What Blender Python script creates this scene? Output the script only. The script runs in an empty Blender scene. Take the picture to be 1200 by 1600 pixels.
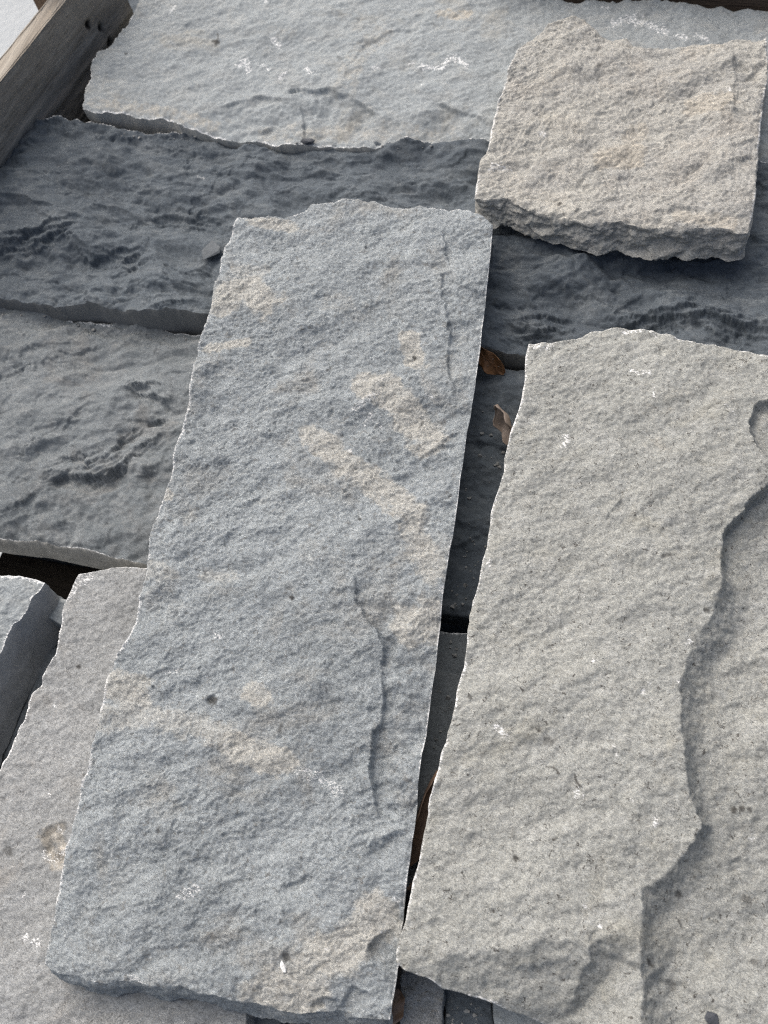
import bpy, bmesh, math
import numpy as np
from mathutils import Matrix, Vector

S = bpy.context.scene
C = S.collection

# ------------------------------------------------------------------ camera
F_PX = 1581.0                      # focal length in pixels of the 1200 x 1600 photograph
DIST = 1.15
def nrm(v):
    v = np.asarray(v, float); return v / np.linalg.norm(v)
Zc = -nrm((235, -738, -F_PX))      # world axes in camera coordinates
Xc = np.array((4579.0, -840.0, F_PX)); Xc = nrm(Xc - Zc * Xc.dot(Zc))
Yc = np.cross(Zc, Xc)
M_WC = np.stack([Xc, Yc, Zc], 1)   # world -> camera
M_CW = M_WC.T
FWD = M_CW @ np.array((0, 0, -1.0))
CAM = -DIST * FWD
cam_data = bpy.data.cameras.new('camera')
cam = bpy.data.objects.new('camera', cam_data); C.objects.link(cam)
mw = Matrix.Identity(4)
for i in range(3):
    for j in range(3): mw[i][j] = M_CW[i, j]
    mw[i][3] = CAM[i]
cam.matrix_world = mw
cam_data.sensor_fit = 'VERTICAL'; cam_data.sensor_height = 36.0; cam_data.sensor_width = 27.0
cam_data.lens = 36.0 * F_PX / 1600.0
cam_data.clip_start = 0.01; cam_data.clip_end = 200
cam_data.dof.use_dof = True; cam_data.dof.focus_distance = 1.08; cam_data.dof.aperture_fstop = 6.5
S.camera = cam

# ------------------------------------------------------------------ light: overcast, brightest towards the upper left
SUN_AZ, SUN_EL = math.radians(142), math.radians(52)     # azimuth from +X towards +Y
w = bpy.data.worlds.new('World'); S.world = w; w.use_nodes = True
nt = w.node_tree; bg = nt.nodes['Background']
sky = nt.nodes.new('ShaderNodeTexSky'); sky.sky_type = 'NISHITA'; sky.sun_disc = False
sky.sun_elevation = SUN_EL; sky.sun_rotation = math.pi / 2 - SUN_AZ
sky.air_density = 0.8; sky.dust_density = 7.0; sky.ozone_density = 0.0; sky.altitude = 100
nt.links.new(sky.outputs[0], bg.inputs[0]); bg.inputs[1].default_value = 0.055
sl = bpy.data.lights.new('sun', 'SUN'); sl.energy = 1.5; sl.angle = math.radians(85); sl.color = (1.0, 1.0, 0.985)
sun = bpy.data.objects.new('sun', sl); C.objects.link(sun)
sd = Vector((math.cos(SUN_AZ) * math.cos(SUN_EL), math.sin(SUN_AZ) * math.cos(SUN_EL), math.sin(SUN_EL)))
sun.rotation_euler = sd.to_track_quat('Z', 'Y').to_euler(); sun.location = sd * 3
vs = S.view_settings
vs.view_transform = 'Standard'; vs.look = 'None'; vs.exposure = 1.28; vs.gamma = 1.0; vs.use_curve_mapping = False
S.cycles.use_denoising = False
S.cycles.filter_width = 1.15
S.cycles.max_bounces = 5

# ------------------------------------------------------------------ pixels to positions
def ray(px, py):
    d = M_CW @ np.array(((px - 600) / F_PX, (800 - py) / F_PX, -1.0)); return d
def P(px, py, z=0.0):
    d = ray(px, py); t = (z - CAM[2]) / d[2]; return CAM + d * t
def Ppts(pts, z=0.0): return np.array([P(a, b, z)[:2] for a, b in pts])

# ------------------------------------------------------------------ noise
_TABS = {}
def _tab(seed):
    if seed not in _TABS:
        r = np.random.RandomState(seed); p = r.permutation(256).astype(np.int32); a = r.rand(256) * 2 * np.pi
        _TABS[seed] = (np.concatenate([p, p]), np.cos(a).astype(np.float32), np.sin(a).astype(np.float32))
    return _TABS[seed]
def perlin(x, y, seed=0):
    p, gc, gs = _tab(seed)
    x = np.asarray(x); y = np.asarray(y)
    if x.shape != y.shape: x, y = np.broadcast_arrays(x, y)
    fx = np.floor(x); fy = np.floor(y)
    xi = fx.astype(np.int32) & 255; yi = fy.astype(np.int32) & 255
    xf = (x - fx).astype(np.float32); yf = (y - fy).astype(np.float32)
    u = xf * xf * xf * (xf * (xf * 6 - 15) + 10); v = yf * yf * yf * (yf * (yf * 6 - 15) + 10)
    pa = p[xi] + yi; pb = p[(xi + 1) & 255] + yi
    def gr(h, dx, dy): return gc[h] * dx + gs[h] * dy
    n00 = gr(p[pa], xf, yf); n10 = gr(p[pb], xf - 1, yf)
    n01 = gr(p[(pa + 1) & 511], xf, yf - 1); n11 = gr(p[(pb + 1) & 511], xf - 1, yf - 1)
    a0 = n00 + u * (n10 - n00); a1 = n01 + u * (n11 - n01)
    return np.float32(1.5) * (a0 + v * (a1 - a0))
def fbm(x, y, seed=0, oct=5, gain=0.5, lac=2.03):
    s = 0; a = 1.0
    for k in range(oct):
        s = s + a * perlin(x + 17.3 * k, y - 9.1 * k, seed + k); x = x * lac; y = y * lac; a *= gain
    return s
def ridged(x, y, seed=0, oct=4, gain=0.5):
    s = 0; a = 1.0
    for k in range(oct):
        s = s + a * (1 - 2 * np.abs(perlin(x, y, seed + k))); x = x * 2.1; y = y * 2.1; a *= gain
    return s
def worley(x, y, seed=0):
    r = np.random.RandomState(seed); p = r.permutation(256); jx = r.rand(256); jy = r.rand(256); hv = r.rand(256)
    xi = np.floor(x).astype(np.int64); yi = np.floor(y).astype(np.int64)
    best = np.full(x.shape, 9.0); val = np.zeros(x.shape)
    for a in (-1, 0, 1):
        for b in (-1, 0, 1):
            h = p[(p[(xi + a) & 255] + yi + b) & 255]
            d = (xi + a + jx[h] - x) ** 2 + (yi + b + jy[h] - y) ** 2
            m = d < best; best = np.where(m, d, best); val = np.where(m, hv[h], val)
    return np.sqrt(best), val
def chipped(x, y, seed=0, warp=0.35):
    """flat facets meeting in sharp creases: random heights on a warped triangle lattice, joined linearly"""
    r = np.random.RandomState(seed + 7000); p = r.permutation(256); p = np.concatenate([p, p]); hv = (r.rand(256) * 2 - 1).astype(np.float32)
    wx = x + warp * fbm(x * 0.8, y * 0.8, seed + 311, 3, 0.55); wy = y + warp * fbm(x * 0.8 + 31, y * 0.8, seed + 321, 3, 0.55)
    q = (wx + wy) * 0.366; sx = wx + q; sy = wy + q
    i = np.floor(sx); j = np.floor(sy); f = (sx - i).astype(np.float32); g = (sy - j).astype(np.float32)
    i = i.astype(np.int32) & 255; j = j.astype(np.int32) & 255
    def val(a, b): return hv[p[(p[a & 255] + b) & 511]]
    v00 = val(i, j); v11 = val(i + 1, j + 1); v10 = val(i + 1, j); v01 = val(i, j + 1)
    up = v00 + f * (v10 - v00) + g * (v11 - v10); dn = v00 + g * (v01 - v00) + f * (v11 - v01)
    return np.where(f > g, up, dn)
def sstep(a, b, x):
    t = np.clip((x - a) / (b - a), 0, 1); return t * t * (3 - 2 * t)
def terrace(n, k, wd=0.22):
    t = n * k; f = t - np.floor(t); return (np.floor(t) + sstep(1 - wd, 1, f)) / k
def rot(x, y, deg):
    a = math.radians(deg); return x * math.cos(a) + y * math.sin(a), -x * math.sin(a) + y * math.cos(a)

# ------------------------------------------------------------------ features along lines traced on a stone
def poly_dist(x, y, pts):
    """unsigned distance, side (+ = left of travel), parameter along the line 0..1, segment value index"""
    best = np.full(x.shape, 1e9); side = np.zeros(x.shape); par = np.zeros(x.shape)
    n = len(pts) - 1
    for i in range(max(n, 1)):
        a = pts[i]; b = pts[min(i + 1, n)]
        ab = b - a; L2 = max(ab.dot(ab), 1e-12)
        t = np.clip(((x - a[0]) * ab[0] + (y - a[1]) * ab[1]) / L2, 0, 1)
        dx = x - (a[0] + t * ab[0]); dy = y - (a[1] + t * ab[1]); d = dx * dx + dy * dy
        m = d < best
        best = np.where(m, d, best)
        side = np.where(m, np.sign(ab[0] * (y - a[1]) - ab[1] * (x - a[0])), side)
        par = np.where(m, (i + t) / max(n, 1), par)
    return np.sqrt(best), side, par
def ledge(x, y, z0, pts, drop, width=0.004, fade=0.05, wob=0.003, taper=0.2, seed=5, rag=0.0, layers=0, vary=0.7, level=None):
    """lowers the left side of the travelled line; drop and width may vary per vertex"""
    q = Ppts(pts, z0)
    lo = q.min(0) - 6 * fade - 0.05; hi = q.max(0) + 6 * fade + 0.05
    if fade < 1:
        m = (x > lo[0]) & (x < hi[0]) & (y > lo[1]) & (y < hi[1])
    else: m = np.ones(x.shape, bool)
    out = np.zeros(x.shape); xs = x[m]; ys = y[m]
    if xs.size == 0: return out
    wx = xs + wob * (1.3 * chipped(xs / 0.02, ys / 0.02, seed) + 0.6 * fbm(xs / 0.008, ys / 0.008, seed, 4, 0.65)); wy = ys + wob * (1.3 * chipped(xs / 0.02, ys / 0.02, seed + 50) + 0.6 * fbm(xs / 0.008, ys / 0.008, seed + 50, 4, 0.65))
    d, s, t = poly_dist(wx, wy, q)
    k = np.linspace(0, 1, len(pts))
    dr = np.interp(t, k, drop) if np.ndim(drop) else drop
    wd = np.interp(t, k, width) if np.ndim(width) else width
    e = np.clip(d * s, 0, None)
    q_ = np.clip(e / wd + rag * fbm(xs / 0.009, ys / 0.009, seed + 90, 4, 0.6) * sstep(0, 0.3, e / wd), 0, 1)
    if layers:
        lq = q_ * layers; q_ = (np.floor(lq) + sstep(0.45, 1.0, lq - np.floor(lq))) / layers
    dr = dr * np.clip(0.85 + vary * fbm(xs / 0.035, ys / 0.035, seed + 95, 3), 0.1, 1.5)
    if level is not None:
        wl = sstep(0.006, 0.035, e); dr = dr * (1 - wl) + level * wl
    v = -dr * (1 - (1 - q_) ** 2.0) * np.exp(-e / fade)
    lip = 0.12 * dr * np.exp(-np.clip(-d * s, 0, None) / 0.006) * (s < 0)
    if taper: v = v * np.clip(t / taper, 0, 1) * np.clip((1 - t) / taper, 0, 1)
    else: lip = lip * 0
    if taper: lip = lip * np.clip(t / taper, 0, 1) * np.clip((1 - t) / taper, 0, 1)
    out[m] = v + lip
    return out
def facet(x, y, z0, pts, slope, dmax=0.03, wob=0.004, seed=8):
    q = Ppts(pts, z0)
    wx = x + wob * fbm(x / 0.02, y / 0.02, seed, 3); wy = y + wob * fbm(x / 0.02, y / 0.02, seed + 50, 3)
    d, s, t = poly_dist(wx, wy, q)
    return -np.minimum(np.clip(d * s, 0, None) * slope, dmax)
def stroke(x, y, z0, pts, r_px, soft=0.35, wob=0.5, seed=3):
    """mask along a line, radius in photo pixels"""
    q = Ppts(pts, z0); r = r_px * DIST / F_PX
    lo = q.min(0) - 3 * r; hi = q.max(0) + 3 * r
    m = (x > lo[0]) & (x < hi[0]) & (y > lo[1]) & (y < hi[1])
    out = np.zeros(x.shape); xs = x[m]; ys = y[m]
    if xs.size == 0: return out
    d, _, _ = poly_dist(xs, ys, q)
    d = d / r + wob * fbm(xs / (1.1 * r), ys / (1.1 * r), seed, 4, 0.6)
    out[m] = 1 - sstep(1 - soft, 1 + soft, d)
    return out

# ------------------------------------------------------------------ materials
def mat_base(name):
    m = bpy.data.materials.new(name); m.use_nodes = True
    nt = m.node_tree; b = nt.nodes['Principled BSDF']; return m, nt, b
class N:
    """tiny node helper"""
    def __init__(s, nt): s.nt = nt; s.tc = nt.nodes.new('ShaderNodeTexCoord')
    def set(s, sock, v):
        if hasattr(v, 'links') or isinstance(v, bpy.types.NodeSocket): s.nt.links.new(v, sock)
        else: sock.default_value = v
    def mapping(s, scale=(1, 1, 1), rz=0.0, vec=None):
        n = s.nt.nodes.new('ShaderNodeMapping'); s.set(n.inputs[0], vec or s.tc.outputs['Object'])
        n.inputs['Scale'].default_value = scale; n.inputs['Rotation'].default_value = (0, 0, rz); return n.outputs[0]
    def noise(s, scale, detail=4, rough=0.55, dist=0.0, vec=None):
        n = s.nt.nodes.new('ShaderNodeTexNoise'); s.set(n.inputs['Vector'], vec or s.tc.outputs['Object'])
        n.inputs['Scale'].default_value = scale; n.inputs['Detail'].default_value = detail
        n.inputs['Roughness'].default_value = rough; n.inputs['Distortion'].default_value = dist; return n.outputs[0]
    def ramp(s, fac, a, b, lo=0.0, hi=1.0):
        n = s.nt.nodes.new('ShaderNodeMapRange'); n.clamp = True; n.interpolation_type = 'SMOOTHSTEP'
        s.set(n.inputs[0], fac); n.inputs[1].default_value = a; n.inputs[2].default_value = b
        n.inputs[3].default_value = lo; n.inputs[4].default_value = hi; return n.outputs[0]
    def math(s, op, a, b=0.0):
        n = s.nt.nodes.new('ShaderNodeMath'); n.operation = op; s.set(n.inputs[0], a); s.set(n.inputs[1], b); return n.outputs[0]
    def mix(s, fac, a, b, mode='MIX'):
        n = s.nt.nodes.new('ShaderNodeMix'); n.data_type = 'RGBA'; n.blend_type = mode
        s.set(n.inputs[0], fac)
        for k, v in ((6, a), (7, b)):
            s.set(n.inputs[k], (v[0], v[1], v[2], 1.0) if isinstance(v, tuple) else v)
        return n.outputs[2]
    def attr(s, name):
        n = s.nt.nodes.new('ShaderNodeAttribute'); n.attribute_name = name; return n.outputs['Fac']
    def grey(s, v):
        n = s.nt.nodes.new('ShaderNodeCombineColor')
        for k in range(3): s.set(n.inputs[k], v)
        return n.outputs[0]
    def bump(s, h, dist, strength=1.0, nrm=None):
        n = s.nt.nodes.new('ShaderNodeBump'); s.set(n.inputs['Height'], h)
        n.inputs['Distance'].default_value = dist; n.inputs['Strength'].default_value = strength
        if nrm is not None: s.set(n.inputs['Normal'], nrm)
        return n.outputs[0]

def stone_material(name, c1, c2, c3, tan=(0.42, 0.37, 0.29), grain=1.0, bump=0.0006, big=5.0, hair=0.0, rz=0.6, saw=0.0, warm=None, aniso=1.5, pits=0.0):
    m, nt, b = mat_base(name); k = N(nt)
    col = k.mix(k.ramp(k.noise(big, 5, 0.6, 0.3), 0.36, 0.64), c1, c2)
    an = k.mapping((1, aniso, 1), rz)
    col = k.mix(k.ramp(k.noise(26, 5, 0.65, 0.4, an), 0.45, 0.72, 0, 0.65), col, c3)
    if warm: col = k.mix(k.ramp(k.noise(14, 5, 0.65, 0.5), 0.52, 0.72, 0, 0.75), col, warm)
    tn = k.noise(60, 4, 0.6); ta = k.attr('tan')
    tf = k.math('MULTIPLY', k.ramp(k.math('ADD', ta, k.math('MULTIPLY', k.math('SUBTRACT', k.noise(95, 6, 0.72, 0.4), 0.5), 1.5)), 0.15, 0.62), k.ramp(ta, 0.0, 0.9, 0.0, 0.9))
    col = k.mix(k.math('MULTIPLY', tf, k.ramp(tn, 0.3, 0.5, 0.72, 1.0)), col, tan)
    g1 = k.ramp(k.noise(560, 4, 0.85, 0.2, an), 0.32, 0.68, 1 - 0.42 * grain, 1 + 0.36 * grain)
    g2 = k.ramp(k.noise(150, 4, 0.7, 0.5, an), 0.3, 0.7, 1 - 0.22 * grain, 1 + 0.18 * grain)
    col = k.mix(1.0, col, k.grey(k.math('MULTIPLY', g1, g2)), 'MULTIPLY')
    sp = k.ramp(k.noise(330, 2, 0.5), 0.67, 0.74, 0, 0.5 * grain)
    col = k.mix(sp, col, (0.05, 0.048, 0.045))
    if pits:
        pn = k.noise(150, 3, 0.6, 0.8)
        col = k.mix(k.ramp(pn, 0.60, 0.68, 0, pits), col, (0.13, 0.122, 0.11))
        col = k.mix(k.ramp(k.noise(190, 3, 0.6, 0.6), 0.60, 0.70, 0, pits * 0.8), col, (0.46, 0.48, 0.48))
    if hair:
        h = k.math('ABSOLUTE', k.math('SUBTRACT', k.noise(105, 2, 0.5, 1.0), 0.5))
        hm = k.math('MULTIPLY', k.ramp(h, 0.006, 0.02, 1, 0), k.ramp(k.noise(140, 1, 0.5), 0.54, 0.60, 0, hair))
        col = k.mix(hm, col, (0.05, 0.045, 0.04))
    col = k.mix(k.attr('dark'), col, (0.035, 0.033, 0.03))
    wn = k.ramp(k.noise(300, 5, 0.7, 0.4, k.mapping((1, 1.9, 1), 0.9)), 0.38, 0.62)
    wa = k.attr('white')
    wf = k.math('MULTIPLY', k.ramp(k.math('ADD', wa, k.math('MULTIPLY', k.math('SUBTRACT', wn, 0.85), 1.1)), 0.30, 0.75), 0.72)
    col = k.mix(wf, col, (0.80, 0.80, 0.79))
    nt.links.new(col, b.inputs['Base Color'])
    b.inputs['Roughness'].default_value = 0.88; b.inputs['Specular IOR Level'].default_value = 0.28
    hgt = k.math('ADD', k.noise(620, 5, 0.8, 0.3, an), k.math('MULTIPLY', k.noise(240, 4, 0.7, 0.6, an), 1.0))
    if saw:
        wv = k.noise(1.0, 2, 0.5, 0, k.mapping((700, 700, 8)))
        hgt = k.math('ADD', hgt, k.math('MULTIPLY', wv, saw))
    nt.links.new(k.bump(hgt, bump), b.inputs['Normal'])
    return m

M_blue = stone_material('blue_grey_limestone', (0.300, 0.326, 0.338), (0.242, 0.265, 0.277), (0.358, 0.386, 0.394), tan=(0.412, 0.406, 0.374), bump=0.0015, pits=0.5, warm=(0.285, 0.285, 0.270), rz=0.7)
M_beige = stone_material('beige_grey_limestone', (0.300, 0.304, 0.284), (0.265, 0.269, 0.252), (0.326, 0.331, 0.316), bump=0.0007, hair=0.85, pits=0.25, warm=(0.278, 0.274, 0.242), rz=0.7)
M_tan = stone_material('tan_limestone', (0.368, 0.360, 0.328), (0.318, 0.314, 0.295), (0.40, 0.388, 0.35), tan=(0.405, 0.375, 0.32), bump=0.0010, big=9, pits=0.25, warm=(0.362, 0.342, 0.305), rz=0.5)
M_pale = stone_material('pale_grey_limestone', (0.268, 0.290, 0.297), (0.232, 0.252, 0.260), (0.305, 0.315, 0.308), bump=0.0006, grain=0.7, warm=(0.285, 0.282, 0.258))
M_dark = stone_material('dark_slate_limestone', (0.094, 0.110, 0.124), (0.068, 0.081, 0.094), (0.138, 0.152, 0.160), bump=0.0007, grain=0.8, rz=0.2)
M_mid = stone_material('mid_grey_limestone', (0.168, 0.184, 0.192), (0.125, 0.139, 0.147), (0.215, 0.226, 0.228), bump=0.0007, grain=0.8, warm=(0.165, 0.168, 0.165), rz=0.4)
M_brown = stone_material('brown_grey_limestone', (0.266, 0.272, 0.270), (0.232, 0.238, 0.236), (0.295, 0.304, 0.306), bump=0.0006, hair=0.5, warm=(0.258, 0.250, 0.234))
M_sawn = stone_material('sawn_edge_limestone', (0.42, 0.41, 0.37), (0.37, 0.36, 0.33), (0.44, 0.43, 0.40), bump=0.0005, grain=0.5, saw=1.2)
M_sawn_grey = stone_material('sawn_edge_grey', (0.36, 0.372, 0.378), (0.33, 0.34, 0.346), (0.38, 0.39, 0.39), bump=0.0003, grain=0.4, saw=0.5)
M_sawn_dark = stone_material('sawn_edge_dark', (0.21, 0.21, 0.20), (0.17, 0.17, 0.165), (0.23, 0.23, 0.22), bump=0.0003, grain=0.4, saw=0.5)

# ------------------------------------------------------------------ object helpers
def tag(o, label, cat, group=None):
    o['label'] = label; o['category'] = cat
    if group: o['group'] = group
    return o
def mesh_obj(name, verts, faces, mat, loc=(0, 0, 0), parent=None, smooth=True, attrs=None):
    """verts (n,3) array in world space; faces (m,4) int array or list"""
    me = bpy.data.meshes.new(name)
    v = np.asarray(verts, np.float32) - np.asarray(loc, np.float32)
    if isinstance(faces, np.ndarray):
        me.vertices.add(len(v)); me.vertices.foreach_set('co', v.ravel())
        nf, k = faces.shape
        me.loops.add(nf * k); me.loops.foreach_set('vertex_index', faces.astype(np.int32).ravel())
        me.polygons.add(nf); me.polygons.foreach_set('loop_start', np.arange(0, nf * k, k, dtype=np.int32))
        me.update(calc_edges=True)
    else:
        me.from_pydata([tuple(p) for p in v], [], faces); me.update()
    me.polygons.foreach_set('use_smooth', np.full(len(me.polygons), smooth))
    for an, av in (attrs or {}).items():
        a = me.attributes.new(an, 'FLOAT', 'POINT'); a.data.foreach_set('value', np.asarray(av, np.float32))
    me.materials.append(mat)
    o = bpy.data.objects.new(name, me); C.objects.link(o)
    if parent is None: o.location = loc
    else: o.parent = parent
    return o

def resample(pts, n):
    pts = np.asarray(pts, float); seg = np.linalg.norm(np.diff(pts, axis=0), axis=1)
    s = np.concatenate([[0], np.cumsum(seg)]); t = np.linspace(0, s[-1], n)
    return np.stack([np.interp(t, s, pts[:, 0]), np.interp(t, s, pts[:, 1])], 1), s[-1]
def jag(line, amp, scale, seed, length):
    """fractal jitter across a line, zero at its ends"""
    n = len(line); s = np.linspace(0, length, n)
    tg = np.gradient(line, axis=0); nr = np.stack([-tg[:, 1], tg[:, 0]], 1); nr /= np.linalg.norm(nr, axis=1)[:, None] + 1e-9
    j = amp * fbm(s / scale, s * 0 + seed * 1.7, seed, 5, 0.42)
    win = np.clip(np.minimum(s, length - s) / (2 * scale), 0, 1)
    return line + nr * (j * win)[:, None]

def stone(name, label, mat, z, thick, top, right, bottom, left, relief, cell=0.00115, group=None,
          jagged=(0.002, 0.002, 0.002, 0.002), out=(0, 0, 0, 0), rough=(0.002,) * 4, levels=6,
          part=None, masks=None, wear=0.003, wear_w=0.006, seed=1, cat='stone', white_edge=(0, 0, 0, 0), tilt=(0, 0)):
    """a stone whose four top edges are traced lines (photo pixels on the plane z), a relief
    function for its cleft face, four sides and an underside. part: {side: (name, material, label)}"""
    cell = cell * 1.07
    T, R, B, L = [Ppts(q, z) for q in (top, right, bottom, left)]
    for a, i, b, j in ((T, 0, L, 0), (T, -1, R, 0), (B, 0, L, -1), (B, -1, R, -1)):
        mid = (a[i] + b[j]) / 2; a[i] = mid; b[j] = mid
    ln = [np.linalg.norm(np.diff(q, axis=0), axis=1).sum() for q in (T, R, B, L)]
    nu = max(6, int(max(ln[0], ln[2]) / cell)); nv = max(6, int(max(ln[1], ln[3]) / cell))
    lines = []
    for q, n, a, i in ((T, nu, jagged[0], 0), (R, nv, jagged[1], 1), (B, nu, jagged[2], 2), (L, nv, jagged[3], 3)):
        l, le = resample(q, n); lines.append(jag(l, a, 0.022, seed * 10 + i, le))
    T, R, B, L = lines
    u = np.linspace(0, 1, nu)[None, :, None]; v = np.linspace(0, 1, nv)[:, None, None]
    G = (1 - v) * T[None] + v * B[None] + (1 - u) * L[:, None] + u * R[:, None] \
        - ((1 - u) * (1 - v) * T[0] + u * (1 - v) * T[-1] + (1 - u) * v * B[0] + u * v * B[-1])
    x = G[..., 0].ravel(); y = G[..., 1].ravel()
    uu = np.broadcast_to(u[..., 0], (nv, nu)).ravel(); vv = np.broadcast_to(v[..., 0], (nv, nu)).ravel()
    W = (ln[0] + ln[2]) / 2; H = (ln[1] + ln[3]) / 2
    de = [vv * H, (1 - uu) * W, (1 - vv) * H, uu * W]              # distance to top, right, bottom, left edge
    dm = np.minimum(np.minimum(de[0], de[1]), np.minimum(de[2], de[3]))
    h = relief(x, y, z)
    cx, cy = x.mean(), y.mean()
    h = h + tilt[0] * (x - cx) + tilt[1] * (y - cy)
    en = 0.55 + 0.9 * np.clip(fbm(x / 0.02, y / 0.02, seed + 90, 3), -0.5, 1)
    h = h - wear * en * np.exp(-dm / wear_w)
    zz = z + h
    mk = {'tan': np.zeros(x.shape), 'white': np.zeros(x.shape), 'dark': np.zeros(x.shape)}
    if masks:
        for kx, lst in masks.items():
            for n_, (pts, r, s_) in enumerate(lst):
                mk[kx] = np.maximum(mk[kx], s_ * stroke(x, y, z, pts, r * (0.8 if kx == 'white' else 1.0), soft=0.6 if kx == 'white' else 0.45, wob=0.9 if kx == 'white' else 0.42, seed=seed * 31 + n_))
    for sd_ in range(4):
        if white_edge[sd_]:
            wn = np.clip(1.0 + 0.9 * fbm(x / 0.05, y / 0.05, seed + 70, 3), 0.3, 1.25)
            mk['white'] = np.maximum(mk['white'], wn * np.exp(-(de[sd_] / white_edge[sd_]) ** 2))
    top_v = np.stack([x, y, zz], 1)
    ii = np.arange(nv * nu).reshape(nv, nu)
    top_f = np.stack([ii[:-1, :-1], ii[1:, :-1], ii[1:, 1:], ii[:-1, 1:]], -1).reshape(-1, 4)
    # loop around: top L->R, right T->B, bottom R->L, left B->T
    loop = np.concatenate([ii[0, :-1], ii[:-1, -1], ii[-1, :0:-1], ii[:0:-1, 0]])
    starts = np.cumsum([0, nu - 1, nv - 1, nu - 1, nv - 1]); n = len(loop)
    bp = top_v[loop]
    sm = bp[:, :2].copy(); kk = 9
    for _ in range(2):
        acc = np.zeros_like(sm)
        for q in range(-kk, kk + 1): acc += np.roll(sm, q, 0)
        sm = acc / (2 * kk + 1)
    tg = np.roll(sm, -2, 0) - np.roll(sm, 2, 0); nr = np.stack([-tg[:, 1], tg[:, 0]], 1)
    nr /= np.linalg.norm(nr, axis=1)[:, None] + 1e-9
    if ((bp[:, :2] - bp[:, :2].mean(0)) * nr).sum() < 0: nr = -nr
    def per(vals):
        a = np.concatenate([np.full(starts[i + 1] - starts[i], vals[i], float) for i in range(4)])
        acc = np.zeros(n)
        for q in range(-6, 7): acc += np.roll(a, q)
        return acc / 13
    o_, r_ = per(out), per(rough)
    arc = np.concatenate([[0], np.cumsum(np.linalg.norm(np.diff(bp[:, :2], axis=0), axis=1))])
    zb = z - thick
    rings = [bp]; ts = np.concatenate([[0.0015 / thick * 1.2], np.linspace(0.07, 1, levels)])
    for t in ts:
        zt = bp[:, 2] * (1 - t) + zb * t
        ta = np.full(n, t * thick); nz = 0.9 * chipped(arc / 0.030, ta / 0.016 + 3, seed + 40, 0.4) + 0.45 * chipped(arc / 0.011, ta / 0.008, seed + 41) + 0.2 * fbm(arc / 0.006, ta / 0.005, seed + 42, 3)
        of = o_ * t + r_ * nz * min(1, t * 6) + 0.0008 * min(1, t * 20)
        p = np.empty_like(bp); bl = min(1.0, t * 3.0); p[:, :2] = bp[:, :2] * (1 - bl) + sm * bl + nr * of[:, None]
        p[:, 2] = zt + (r_ * 0.6 * fbm(arc / 0.011, t * 5 + 7, seed + 44, 4) if t == 1 else 0)
        rings.append(p)
    rings = np.stack(rings)                        # (levels+2, n, 3)
    NL = len(rings)
    loc = (float(cx), float(cy), float(zb))
    verts = [top_v]; faces = [top_f]; base = len(top_v)
    side_v = rings[1:].reshape(-1, 3)
    idx = np.concatenate([loop[None], base + np.arange((NL - 1) * n).reshape(NL - 1, n)])
    for sdn in range(4):
        if part and sdn in part: continue
        cols = np.arange(starts[sdn], starts[sdn + 1] + 1) % n
        q = idx[:, cols]
        faces.append(np.stack([q[:-1, :-1], q[:-1, 1:], q[1:, 1:], q[1:, :-1]], -1).reshape(-1, 4))
    verts.append(side_v)
    # underside: inner ring shrunk towards the middle, then a centre quad strip
    inner = rings[-1].copy(); c0 = inner.mean(0); inner = c0 + (inner - c0) * 0.02; inner[:, 2] = zb
    b2 = base + len(side_v); verts.append(inner)
    q = np.stack([idx[-1], b2 + np.arange(n)])
    qn = np.roll(q, -1, 1)
    faces.append(np.stack([q[0], qn[0], qn[1], q[1]], -1))
    av = {}
    extra = len(side_v) + len(inner)
    for kx in mk:
        sv = np.tile(mk[kx][loop] * (0.8 if kx != 'white' else 0.0), NL - 1)
        if kx == 'white': sv[:n] = mk[kx][loop] * 0.9
        av[kx] = np.concatenate([mk[kx], sv, np.zeros(len(inner))])
    if part:
        o = bpy.data.objects.new(name, None); C.objects.link(o); o.location = loc; o.empty_display_size = 0.05
        body = mesh_obj('split_face', np.concatenate(verts), np.concatenate(faces), mat, loc, parent=o, attrs=av)
    else:
        o = body = mesh_obj(name, np.concatenate(verts), np.concatenate(faces), mat, loc, attrs=av)
    tag(o, label, cat, group); o['kind'] = 'thing'
    for sdn, (pn, pm, pl) in (part or {}).items():
        cols = np.arange(starts[sdn], starts[sdn + 1] + 1) % n
        pv = rings[:, cols]; m_ = len(cols)
        q = np.arange(NL * m_).reshape(NL, m_)
        pf = np.stack([q[:-1, :-1], q[:-1, 1:], q[1:, 1:], q[1:, :-1]], -1).reshape(-1, 4)
        pa = {kx: np.tile(mk[kx][loop[cols]] * (0.5 if kx == 'tan' else 0.0), NL) for kx in mk}
        po = mesh_obj(pn, pv.reshape(-1, 3), pf, pm, loc, parent=o, attrs=pa)
        po['label'] = pl
    return o

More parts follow.
